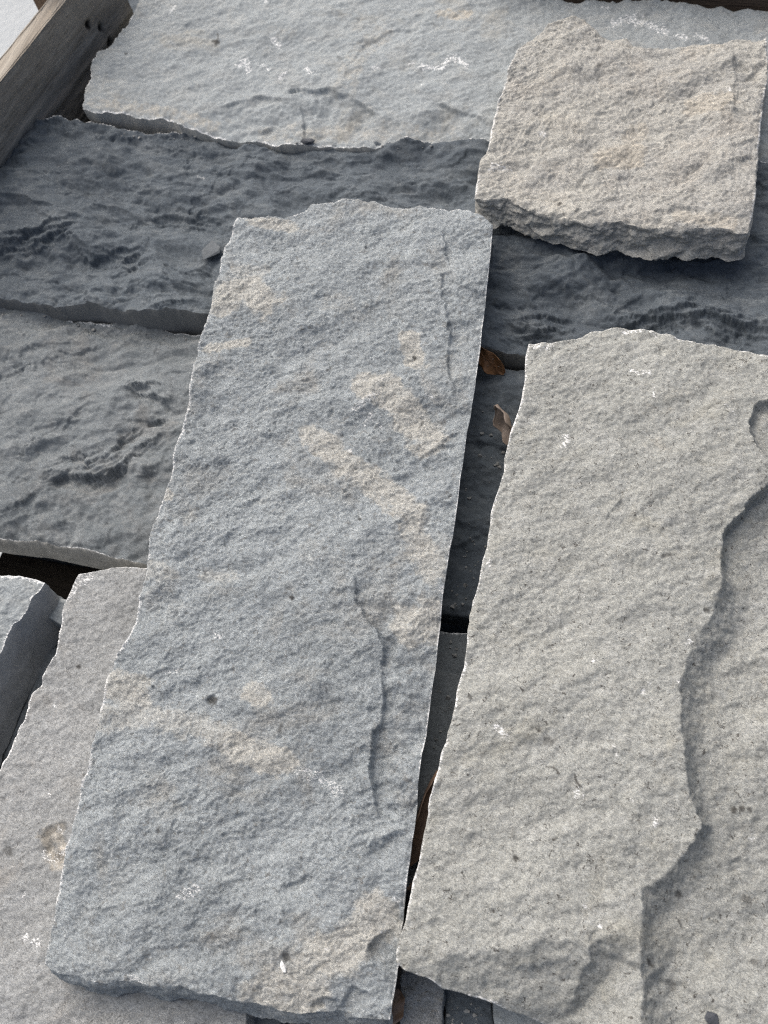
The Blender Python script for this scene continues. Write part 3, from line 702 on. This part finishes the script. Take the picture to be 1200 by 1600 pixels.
# ------------------------------------------------------------------ the top stones
# right: beige grey slab with a stepped break
step_line = [(1225, 735), (1198, 757), (1170, 777), (1158, 800), (1133, 833), (1130, 883), (1131, 905), (1117, 960), (1085, 1004), (1062, 1067), (1064, 1142), (1068, 1180), (1079, 1240), (1098, 1285), (1086, 1312), (1052, 1355), (1008, 1388), (1001, 1424), (1004, 1484), (1004, 1560), (1004, 1680)]
step_drop = [26 * mm] * 5 + [25 * mm, 23 * mm, 19 * mm, 18 * mm, 22 * mm, 25 * mm, 27 * mm, 28 * mm, 28 * mm, 30 * mm, 33 * mm, 34 * mm, 34 * mm, 33 * mm, 32 * mm, 32 * mm]
step_width = [4 * mm] * 3 + [5 * mm, 7 * mm, 12 * mm, 18 * mm, 26 * mm, 30 * mm, 28 * mm, 26 * mm, 22 * mm, 18 * mm, 14 * mm, 24 * mm, 36 * mm, 40 * mm, 38 * mm, 36 * mm, 36 * mm, 36 * mm]
stone('limestone_slab', 'large beige-grey slab on the right with a broken stepped face', M_beige, 0.050, 0.078,
      [(826, 536), (848, 533), (872, 531), (900, 524), (930, 513), (960, 509), (990, 508), (1015, 513), (1042, 519), (1068, 530), (1095, 533), (1125, 536), (1160, 545), (1200, 555), (1330, 580)],
      [(1330, 580), (1340, 1000), (1350, 1720)],
      [(619, 1503), (632, 1516), (650, 1523), (670, 1531), (690, 1543), (715, 1551), (745, 1562), (775, 1572), (800, 1582), (840, 1597), (900, 1625), (1000, 1660), (1350, 1720)],
      [(826, 536), (821, 552), (821, 580), (817, 610), (810, 640), (803, 660), (795, 690), (788, 715), (786, 740), (776, 770), (768, 795), (765, 825), (762, 850), (754, 880), (748, 910), (738, 945), (732, 965), (730, 1000), (726, 1040), (716, 1065), (710, 1105), (701, 1140), (692, 1170), (684, 1200), (678, 1225), (668, 1262), (667, 1275), (660, 1310), (655, 1345), (645, 1380), (640, 1405), (634, 1440), (626, 1465), (619, 1488), (619, 1503)],
      combine(lambda x, y: smooth_face(201, 1.2, 35)(x, y) + 0.35 * rough_face(207, 0.8)(x, y), [
          (step_line, dict(drop=step_drop, width=step_width, fade=50.0, taper=0, wob=0.0022, rag=0, vary=0, level=0.028)),
          ([(1225, 612), (1180, 636), (1169, 660), (1172, 680), (1180, 702), (1225, 755)], dict(drop=15 * mm, width=9 * mm, fade=0.5, taper=0.02, wob=0.0015, rag=0, vary=0)),
          ([(982, 756), (972, 768), (967, 772), (968, 782), (958, 796), (945, 812), (940, 820)], dict(drop=2.2 * mm, width=1.5 * mm, fade=0.014, wob=0.0012)),
          ([(1190, 1330), (1165, 1335), (1140, 1345)], dict(drop=4 * mm, width=4 * mm, fade=0.02)),
          ([(935, 1447), (925, 1456), (920, 1473)], dict(drop=2 * mm, width=1.5 * mm, fade=0.012, wob=0.001)),
          ([(930, 1470), (915, 1510), (895, 1555), (870, 1620)], dict(drop=9 * mm, width=16 * mm, fade=0.10, taper=0.08, rag=0, vary=0)),
          ([(880, 1500), (855, 1503), (820, 1508), (795, 1515)], dict(drop=3 * mm, width=4 * mm, fade=0.03)),
      ], facets=[([(1004, 1720), (1004, 1560), (1004, 1484), (985, 1464), (955, 1456), (925, 1476), (885, 1471), (855, 1468), (820, 1484), (760, 1487), (715, 1487), (680, 1500), (640, 1520), (600, 1540)], dict(slope=0.62, dmax=0.045, wob=0.0025))]),
      cell=0.00128, jagged=(0.0016, 0.002, 0.0018, 0.0012), out=(0.004, 0, -0.01, -0.004), rough=(0.002, 0.003, 0.002, 0.0018), seed=12, wear=0.0028, wear_w=0.006,
      white_edge=(0.0012, 0, 0.002, 0.0026),
      masks={'white': [([(832, 536), (842, 540)], 6, .95), ([(852, 541), (860, 536)], 5, .95), ([(975, 515), (990, 512), (1000, 513)], 5, .95), ([(1020, 516), (1026, 520)], 4, .8), ([(986, 578), (996, 583), (1015, 583)], 4, .95), ([(884, 678), (888, 685), (880, 697)], 5, .95),
                         ([(1022, 610), (1021, 622)], 2.5, .8), ([(775, 1135), (786, 1143), (790, 1148)], 5, .95), ([(900, 1235), (904, 1242)], 6, .75), ([(925, 1032), (930, 1034)], 3, .95), ([(1005, 1082), (1004, 1078)], 4, .95), ([(1013, 1068), (1014, 1069)], 2.5, .95),
                         ([(1025, 1278), (1024, 1288)], 4, .8), ([(958, 1160), (964, 1186)], 3, .5), ([(935, 1445), (940, 1448)], 3, .9), ([(1190, 553), (1200, 556)], 4, .9), ([(1132, 636), (1148, 652)], 3, .6), ([(690, 1150), (697, 1160)], 6, .9), ([(760, 885), (765, 878)], 4, .9), ([(1075, 1003), (1080, 1000)], 5, .8), ([(912, 1413), (918, 1420)], 3, .7), ([(1060, 1063), (1066, 1070)], 3, .7),
                         ([(985, 1250), (988, 1251)], 3, .7), ([(1183, 1300), (1186, 1302)], 5, .6), ([(720, 1040), (722, 1048)], 5, .8)],
             'dark': [([(854, 1156), (862, 1158)], 5, .55), ([(842, 1139), (843, 1139)], 3, .6), ([(805, 1340), (806, 1341)], 3.5, .9), ([(800, 1298), (801, 1299)], 5, .35), ([(1152, 1259), (1154, 1260)], 4, .85), ([(1166, 1257), (1167, 1258)], 3.5, .8), ([(1178, 1258), (1179, 1260)], 3, .7), ([(1065, 1394), (1066, 1396)], 4, .7), ([(1175, 1400), (1180, 1404)], 5, .6), ([(1036, 870), (1046, 868)], 2.5, .7), ([(1103, 951), (1106, 952)], 3, .8),
                      ([(1014, 1498), (1018, 1506), (1022, 1509)], 1.8, .8), ([(1067, 1435), (1072, 1447)], 1.5, .7), ([(898, 1213), (902, 1224), (908, 1229)], 1.5, .8), ([(853, 1197), (865, 1199), (872, 1206)], 1.4, .7), ([(1055, 1535), (1058, 1545)], 5, .4), ([(1190, 1501), (1192, 1503)], 4, .6), ([(928, 731), (986, 737)], 1.5, .0), ([(733, 1088), (735, 1090)], 2.5, .7), ([(775, 812), (782, 822)], 4, .4)],
             'tan': [([(850, 590), (900, 640)], 30, .2), ([(1020, 640), (1060, 620)], 24, .25), ([(1020, 690), (1030, 692)], 16, .3), ([(840, 1010), (900, 960)], 40, .2), ([(870, 1000), (880, 1040)], 30, .2)]})

# square tan stone at the upper right
stone('limestone_block', 'square tan stone with a rough broken front edge at the upper right', M_tan, 0.054, 0.040,
      [(809, 74), (824, 62), (842, 50), (856, 38), (872, 30), (892, 25), (908, 25), (918, 29), (928, 40), (938, 50), (958, 54), (976, 56), (990, 66), (1006, 71), (1030, 66), (1060, 67), (1090, 66), (1120, 68), (1140, 64), (1160, 60), (1197, 58)],
      [(1197, 58), (1199, 95), (1197, 135), (1192, 152), (1191, 180), (1187, 215), (1184, 250), (1180, 285), (1178, 320), (1172, 345), (1170, 362)],
      [(741, 306), (760, 309), (785, 306), (798, 309), (812, 320), (835, 327), (855, 333), (872, 337), (900, 343), (925, 347), (950, 343), (968, 345), (990, 350), (1008, 354), (1035, 357), (1072, 359), (1100, 356), (1125, 357), (1150, 364), (1170, 362)],
      [(809, 74), (803, 90), (796, 108), (792, 124), (786, 142), (780, 160), (773, 186), (768, 210), (764, 235), (758, 244), (751, 255), (748, 275), (744, 290), (741, 306)],
      combine(rough_face(221, 1.25, 30, scale=1.3), [
          ([(1190, 90), (1180, 105), (1172, 112), (1160, 120)], dict(drop=5 * mm, width=4 * mm, fade=0.03)),
          ([(1140, 75), (1150, 110), (1146, 150), (1150, 190)], dict(drop=5 * mm, width=8 * mm, fade=0.05)),
          ([(1186, 215), (1165, 222), (1145, 230)], dict(drop=4 * mm, width=4 * mm, fade=0.03)),
          ([(1180, 240), (1160, 248), (1135, 250)], dict(drop=4 * mm, width=4 * mm, fade=0.03)),
          ([(1085, 160), (1075, 180), (1055, 190)], dict(drop=3 * mm, width=3 * mm, fade=0.03)),
          ([(1140, 345), (1090, 325), (1050, 330), (1000, 338)], dict(drop=3 * mm, width=8 * mm, fade=0.03)),
      ], facets=[([(930, 44), (918, 70), (960, 62), (1010, 76)], dict(slope=0.0))]),
      cell=0.0013, jagged=(0.002, 0.0015, 0.0028, 0.0014), out=(0.004, 0.002, 0.012, 0.002), rough=(0.003, 0.002, 0.005, 0.002), levels=34,
      part={2: ('broken_edge', M_tan, 'rough broken front edge in shade')}, seed=14, wear=0.003, white_edge=(0, 0.002, 0.0, 0.0028),
      masks={'tan': [([(1080, 80), (1110, 70)], 22, .5), ([(1090, 160), (1130, 155)], 24, .7), ([(950, 240), (985, 235)], 26, .8), ([(985, 210), (1000, 195)], 18, .6), ([(830, 140), (880, 120)], 30, .4), ([(800, 290), (870, 310)], 24, .4), ([(1060, 340), (1140, 350)], 14, .6), ([(850, 180), (900, 200)], 25, .4), ([(1050, 120), (1070, 110)], 25, .4)],
             'white': [([(770, 262), (790, 263)], 10, .7), ([(845, 207), (850, 209)], 6, .8), ([(1137, 139), (1140, 141)], 5, .8), ([(875, 33), (890, 36)], 8, .4), ([(905, 45), (908, 52)], 5, .5)],
             'dark': [([(933, 108), (938, 104)], 3.5, .6), ([(873, 318), (875, 315)], 3, .7), ([(1083, 82), (1086, 80)], 2.5, .6)]})

# centre: long blue grey slab
stone('limestone_slab', 'long blue-grey slab with tan fossil patches lying on top in the centre', M_blue, 0.050, 0.040,
      [(370, 338), (390, 337), (412, 336), (440, 335), (452, 331), (465, 328), (476, 320), (484, 313), (500, 315), (520, 312), (535, 309), (552, 308), (570, 310), (590, 312), (610, 317), (640, 320), (648, 318), (665, 322), (690, 326), (715, 327), (740, 329), (752, 334), (762, 343), (770, 352)],
      [(770, 352), (767, 390), (762, 440), (752, 520), (742, 600), (730, 670), (722, 730), (714, 790), (703, 860), (692, 930), (684, 1000), (676, 1060), (664, 1140), (655, 1200), (648, 1280), (640, 1340), (630, 1420), (622, 1490), (616, 1540), (608, 1594)],
      [(67, 1506), (78, 1515), (92, 1521), (112, 1523), (130, 1526), (150, 1533), (168, 1537), (182, 1534), (196, 1532), (212, 1534), (235, 1542), (262, 1541), (285, 1541), (305, 1551), (330, 1556), (350, 1559), (372, 1562), (395, 1570), (430, 1576), (465, 1580), (500, 1583), (530, 1582), (560, 1588), (608, 1594)],
      [(370, 338), (365, 350), (358, 372), (349, 388), (346, 400), (343, 430), (336, 450), (333, 480), (325, 498), (318, 522), (308, 545), (309, 556), (303, 578), (299, 600), (294, 622), (288, 655), (279, 685), (272, 705), (266, 735), (262, 755), (257, 770), (250, 788), (246, 800), (242, 815), (236, 835), (231, 862), (228, 890), (218, 925), (212, 960), (203, 990), (192, 1015), (180, 1030), (178, 1045), (170, 1060), (165, 1090), (156, 1130), (146, 1165), (140, 1190), (130, 1215), (122, 1250), (112, 1300), (100, 1345), (90, 1390), (82, 1430), (74, 1470), (67, 1506)],
      combine(rough_face(241, 1.0, 32), [
          ([(694, 356), (692, 372), (698, 395), (704, 412)], dict(drop=3.5 * mm, width=2.5 * mm, fade=0.05)),
          ([(716, 418), (700, 426), (690, 432), (688, 450), (692, 480), (700, 505), (703, 530), (697, 560), (703, 600), (706, 640)], dict(drop=5.5 * mm, width=4 * mm, fade=0.06)),
          ([(718, 424), (720, 448), (723, 470)], dict(drop=3 * mm, width=2 * mm, fade=0.02)),
          ([(726, 689), (712, 688), (698, 693), (680, 700), (664, 705), (648, 712), (635, 728)], dict(drop=4.5 * mm, width=3 * mm, fade=0.04, wob=0.002)),
          ([(720, 672), (706, 672), (690, 684), (682, 697)], dict(drop=4 * mm, width=4 * mm, fade=0.02, wob=0.002)),
          ([(714, 782), (700, 786), (685, 788), (672, 784)], dict(drop=4 * mm, width=5 * mm, fade=0.025)),
          ([(540, 888), (552, 915), (560, 950), (575, 968), (590, 985), (600, 1010), (597, 1050), (601, 1095), (599, 1125), (585, 1140), (577, 1160), (574, 1190), (580, 1230), (588, 1262), (592, 1290)], dict(drop=9 * mm, width=4 * mm, fade=0.08, wob=0.0025, taper=0.14)),
          ([(610, 1140), (612, 1160), (606, 1180)], dict(drop=3 * mm, width=2.5 * mm, fade=0.02)),
          ([(648, 1286), (625, 1294), (600, 1306), (575, 1325), (556, 1350), (548, 1380)], dict(drop=5 * mm, width=7 * mm, fade=0.06)),
          ([(625, 1447), (605, 1455), (592, 1468), (575, 1482), (560, 1500)], dict(drop=8 * mm, width=6 * mm, fade=0.07)),
          ([(578, 1560), (560, 1545), (545, 1535)], dict(drop=4 * mm, width=4 * mm, fade=0.03)),
          ([(560, 1580), (530, 1562), (500, 1560), (475, 1572)], dict(drop=5 * mm, width=5 * mm, fade=0.04)),
          ([(490, 1370), (465, 1375), (430, 1385)], dict(drop=3.5 * mm, width=4 * mm, fade=0.03)),
          ([(270, 1345), (245, 1350), (210, 1345)], dict(drop=2.5 * mm, width=3 * mm, fade=0.03)),
          ([(190, 1418), (165, 1422), (140, 1415), (120, 1405)], dict(drop=2.5 * mm, width=2 * mm, fade=0.03)),
          ([(420, 1130), (470, 1100), (520, 1090)], dict(drop=-2.5 * mm, width=8 * mm, fade=0.05)),
          ([(220, 1055), (243, 1078), (243, 1095)], dict(drop=-2.5 * mm, width=2 * mm, fade=0.02)),
          ([(425, 450), (410, 470), (400, 480)], dict(drop=3 * mm, width=4 * mm, fade=0.02)),
      ], dents=[([(330, 1095), (331, 1095)], 7, 0.004), ([(448, 1496), (449, 1496)], 5, 0.0015), ([(403, 1085), (404, 1086)], 16, 0.0012)]),
      cell=0.00108, jagged=(0.0018, 0.0003, 0.0024, 0.0012), out=(0.002, -0.013, 0.010, -0.006), rough=(0.003, 0.0003, 0.004, 0.0015), levels=14, seed=16, wear=0.0026, wear_w=0.005,
      part={1: ('sawn_edge', M_sawn_grey, 'straight smooth sawn right edge'), 2: ('broken_edge', M_blue, 'rough broken lower edge')},
      white_edge=(0.0012, 0.0018, 0, 0.0032),
      masks={'tan': [([(395, 345), (455, 350)], 14, .75), ([(350, 470), (385, 455), (415, 475)], 30, .85), ([(380, 430), (405, 425)], 24, .5), ([(325, 545), (385, 536)], 10, .8), ([(640, 528), (648, 558)], 19, .95), ([(575, 600), (610, 615), (640, 648), (672, 685)], 28, .9), ([(488, 682), (520, 705), (565, 742), (610, 775), (652, 810)], 22, .8),
                      ([(640, 815), (660, 860), (678, 895)], 22, .6), ([(640, 965), (660, 975)], 34, .75), ([(182, 1072), (218, 1085)], 24, .75), ([(165, 1125), (230, 1120), (310, 1135), (345, 1150)], 20, .55), ([(365, 1165), (405, 1182), (438, 1192)], 20, .95), ([(402, 1084), (406, 1087)], 19, .8), ([(415, 1565), (480, 1525), (540, 1480), (590, 1435)], 32, .9),
                      ([(320, 895), (365, 900)], 12, .5), ([(232, 890), (262, 897)], 18, .5), ([(515, 470), (560, 482)], 22, .4), ([(255, 768), (262, 775)], 9, .7), ([(300, 560), (315, 600)], 14, .4), ([(300, 800), (290, 815)], 10, .4), ([(480, 860), (520, 870)], 24, .35), ([(170, 1360), (200, 1355)], 16, .3), ([(620, 1195), (640, 1180)], 20, .3), ([(300, 980), (340, 1060)], 26, .15), ([(420, 780), (440, 800)], 20, .3)],
             'white': [([(555, 640), (570, 628), (590, 614)], 6, .8), ([(570, 660), (580, 645)], 5, .7), ([(560, 600), (600, 592)], 6, .5), ([(545, 705), (548, 706)], 4, .9), ([(470, 1205), (500, 1215), (530, 1235)], 9, .72), ([(285, 1400), (308, 1392)], 9, .65), ([(205, 1528), (222, 1535)], 6, .85), ([(145, 1535), (165, 1540)], 4, .7), ([(335, 990), (345, 993)], 5, .8),
                         ([(262, 1050), (275, 1048)], 5, .6), ([(313, 1057), (322, 1056)], 3, .7), ([(690, 918), (692, 922)], 4, .9), ([(255, 1315), (262, 1322)], 3, .7), ([(665, 615), (675, 618)], 4, .7), ([(615, 1405), (622, 1408)], 5, .6), ([(590, 660), (594, 664)], 4, .7), ([(350, 1168), (353, 1165)], 3, .8), ([(510, 1483), (513, 1484)], 2.5, .8), ([(595, 1457), (600, 1455)], 4, .7), ([(345, 362), (352, 380)], 6, .4)],
             'dark': [([(330, 1095), (331, 1095)], 6.5, .8), ([(448, 1496), (449, 1496)], 5, .7), ([(608, 684), (609, 684)], 3.5, .6), ([(646, 553), (647, 554)], 2.5, .8), ([(455, 933), (457, 934)], 3, .85), ([(520, 700), (521, 700)], 2, .6), ([(562, 811), (563, 812)], 2.5, .8), ([(440, 1132), (436, 1143)], 3, .6), ([(660, 652), (654, 664)], 1.8, .7)]})

# ------------------------------------------------------------------ loose chips
def chip_material(name, c):
    m, nt, b = mat_base(name); k = N(nt)
    nt.links.new(k.mix(k.ramp(k.noise(300, 3), 0.3, 0.7), c, tuple(0.7 * q for q in c)), b.inputs['Base Color'])
    b.inputs['Roughness'].default_value = 0.8; nt.links.new(k.bump(k.noise(500, 4), 0.0006), b.inputs['Normal']); return m
M_cw = chip_material('white_chip', (0.72, 0.72, 0.70)); M_cd = chip_material('dark_chip', (0.06, 0.065, 0.075)); M_cm = chip_material('grey_chip', (0.10, 0.112, 0.122))
def chip(name, label, px, py, z, size, mat, ang, seed, npt=46):
    r = np.random.RandomState(seed); p = P(px, py, z)
    bm = bmesh.new()
    for k in range(npt):
        d = nrm(r.randn(3)) * (0.75 + 0.25 * r.rand()); bm.verts.new((d[0] * size[0] / 2, d[1] * size[1] / 2, d[2] * size[2] / 2 + size[2] * 0.32))
    bmesh.ops.convex_hull(bm, input=bm.verts)
    for v in [v for v in bm.verts if not v.link_faces]: bm.verts.remove(v)
    me = bpy.data.meshes.new(name); bm.to_mesh(me); bm.free(); me.materials.append(mat)
    o = bpy.data.objects.new(name, me); C.objects.link(o); o.location = p; o.rotation_euler = (0, 0, math.radians(ang)); tag(o, label, 'stone chip'); return o
def ground_z(px, py, default):
    """height of the stone surface under a pixel"""
    dg = bpy.context.evaluated_depsgraph_get(); ok, loc, *_ = S.ray_cast(dg, Vector(CAM), Vector(ray(px, py)).normalized())
    return loc.z if ok else default
bpy.context.view_layer.update()
chip('stone_chip', 'tiny white stone chip lying near the bottom of the blue-grey slab', 443, 1511, ground_z(443, 1511, 0.05), (0.0125, 0.005, 0.004), M_cw, -50, 1)
chip('stone_chip', 'small dark chip on the beige slab at the bottom right', 1111, 1591, ground_z(1111, 1591, 0.03), (0.020, 0.012, 0.008), M_cd, -12, 2, 22)
chip('stone_chip', 'small dark chip stuck between the pale top slab and the dark row', 481, 223, ground_z(481, 225, 0.0), (0.024, 0.013, 0.010), M_cd, 5, 3, 14)
chip('stone_flake', 'flat dark-grey flake beside the upper left corner of the blue-grey slab', 331, 393, ground_z(325, 395, 0.0), (0.030, 0.040, 0.010), M_cm, 10, 7, 11)

# ------------------------------------------------------------------ dry leaves
def leaf_material(name, c1, c2):
    m, nt, b = mat_base(name); k = N(nt)
    col = k.mix(k.ramp(k.noise(90, 4, 0.6), 0.35, 0.65), c1, c2)
    nt.links.new(col, b.inputs['Base Color']); b.inputs['Roughness'].default_value = 0.6
    nt.links.new(k.bump(k.noise(220, 4), 0.0005), b.inputs['Normal']); return m
ML_o = leaf_material('orange_brown_leaf', (0.19, 0.09, 0.035), (0.12, 0.055, 0.02))
ML_g = leaf_material('grey_brown_leaf', (0.24, 0.19, 0.155), (0.17, 0.135, 0.11))
ML_b = leaf_material('brown_leaf', (0.19, 0.125, 0.085), (0.13, 0.085, 0.06))
def leaf(label, mat, tip, base, wid, curl, bend, seed, roll=0.0):
    """tip and base: (px, py, z). A pointed blade between them, rolled across its width by curl (radians)"""
    a = P(*base); b = P(*tip); ax = b - a; L = np.linalg.norm(ax); e1 = ax / L
    up = np.array((0, 0, 1.0)); e2 = nrm(np.cross(up, e1)); e3 = np.cross(e1, e2)
    cr, sr = math.cos(roll), math.sin(roll); e2, e3 = e2 * cr + e3 * sr, -e2 * sr + e3 * cr
    nu, nv = 40, 21
    t = np.linspace(0, 1, nu)[:, None]; s = np.linspace(-1, 1, nv)[None, :]
    wv = wid / 2 * np.clip(np.sin(np.pi * np.clip(t * 0.97 + 0.015, 0, 1)) ** 0.75, 0.03, 1) * (1 + 0.06 * np.sin(9 * t + seed))
    th = s * curl / 2 * (0.7 + 0.5 * t)
    R_ = wv / max(abs(curl) / 2, 1e-3)
    yv = R_ * np.sin(th); zv = R_ * (1 - np.cos(th)) + bend * L * np.sin(np.pi * t) + 0.0028 * np.sin(15 * t + 3 * s + seed) * np.abs(s) + 0.0008 * np.abs(np.sin(24 * t - 9 * np.abs(s)))
    V = a + (t * L)[..., None] * e1 + yv[..., None] * e2 + zv[..., None] * e3
    V = V.reshape(-1, 3); ii = np.arange(nu * nv).reshape(nu, nv)
    f = np.stack([ii[:-1, :-1], ii[1:, :-1], ii[1:, 1:], ii[:-1, 1:]], -1).reshape(-1, 4)
    o = mesh_obj('dry_leaf', V, f, mat, tuple(a)); sm_ = o.modifiers.new('thickness', 'SOLIDIFY'); sm_.thickness = 0.0005
    mid = V.reshape(nu, nv, 3)[:, nv // 2] + e3 * 0.0004; rr = 0.0007 * (1.1 - t[:, 0])
    k = np.linspace(0, 2 * np.pi, 6, endpoint=False)
    rv = mid[:, None] + rr[:, None, None] * (np.cos(k)[None, :, None] * e2 + np.sin(k)[None, :, None] * e3)
    q = np.arange(nu * 6).reshape(nu, 6); qn = np.roll(q, -1, 1)
    ff = np.stack([q[:-1], qn[:-1], qn[1:], q[1:]], -1).reshape(-1, 4)
    mesh_obj('midrib', rv.reshape(-1, 3), ff, mat, tuple(a), parent=o)
    return tag(o, label, 'leaf', None)
leaf('orange-brown dry leaf in the dark hole beside the blue-grey slab', ML_o, (788, 584, -0.026), (738, 538, -0.002), 0.026, 1.3, 0.10, 1, 0.7)
leaf('curled grey-brown dry leaf at the left edge of the beige slab', ML_g, (777, 632, 0.012), (799, 700, -0.016), 0.034, 3.6, -0.16, 2, -0.9)
leaf('long rolled brown leaf standing low in the gap between the slabs', ML_b, (684, 1203, 0.012), (640, 1352, -0.026), 0.040, 3.6, 0.0, 3, 0.5)
leaf('small curled brown leaf at the narrow lower end of the gap', ML_b, (652, 1362, 0.0), (634, 1388, 0.0), 0.014, 2.2, 0.25, 4, 1.2)
leaf('brown leaf scrap at the foot of the gap between the slabs', ML_b, (622, 1545, -0.020), (605, 1610, -0.020), 0.022, 1.0, 0.05, 5, 0.3)

# ------------------------------------------------------------------ grit and crumbs lying in the gaps
rg = np.random.RandomState(77); bm = bmesh.new(); dg = bpy.context.evaluated_depsgraph_get()
gaps = [[(735, 600), (810, 600), (770, 790), (712, 900)], [(712, 850), (760, 850), (735, 950), (700, 950)], [(695, 1000), (728, 1000), (690, 1180), (668, 1180)], [(770, 560), (818, 556), (815, 575), (760, 575)],
        [(60, 1000), (85, 1000), (20, 1150), (5, 1150)], [(0, 486), (300, 522), (290, 540), (0, 500)], [(140, 205), (700, 230), (700, 240), (140, 215)], [(640, 1540), (760, 1575), (750, 1600), (630, 1600)]]
for gi, gq in enumerate(gaps):
    for k in range(26):
        u_, v_ = rg.rand(2)
        px = (1 - v_) * ((1 - u_) * gq[0][0] + u_ * gq[1][0]) + v_ * ((1 - u_) * gq[3][0] + u_ * gq[2][0])
        py = (1 - v_) * ((1 - u_) * gq[0][1] + u_ * gq[1][1]) + v_ * ((1 - u_) * gq[3][1] + u_ * gq[2][1])
        ok, hp, hn, *_ = S.ray_cast(dg, Vector(CAM), Vector(ray(px, py)).normalized())
        if not ok or hn.z < 0.6: continue
        r0 = 0.0008 + 0.0022 * rg.rand() ** 3; vs_ = []
        for q in range(10):
            d_ = nrm(rg.randn(3)) * r0 * (0.7 + 0.5 * rg.rand()); vs_.append(bm.verts.new((hp.x + d_[0] * 1.2, hp.y + d_[1], hp.z + 0.5 * r0 + d_[2] * 0.7)))
        bmesh.ops.convex_hull(bm, input=vs_)
for v in [v for v in bm.verts if not v.link_faces]: bm.verts.remove(v)
me = bpy.data.meshes.new('stone_grit'); bm.to_mesh(me); bm.free(); me.materials.append(chip_material('grit', (0.26, 0.26, 0.25)))
gr_ = bpy.data.objects.new('stone_grit', me); C.objects.link(gr_); gr_['kind'] = 'stuff'
tag(gr_, 'small crumbs of broken stone lying in the gaps between the slabs', 'grit')
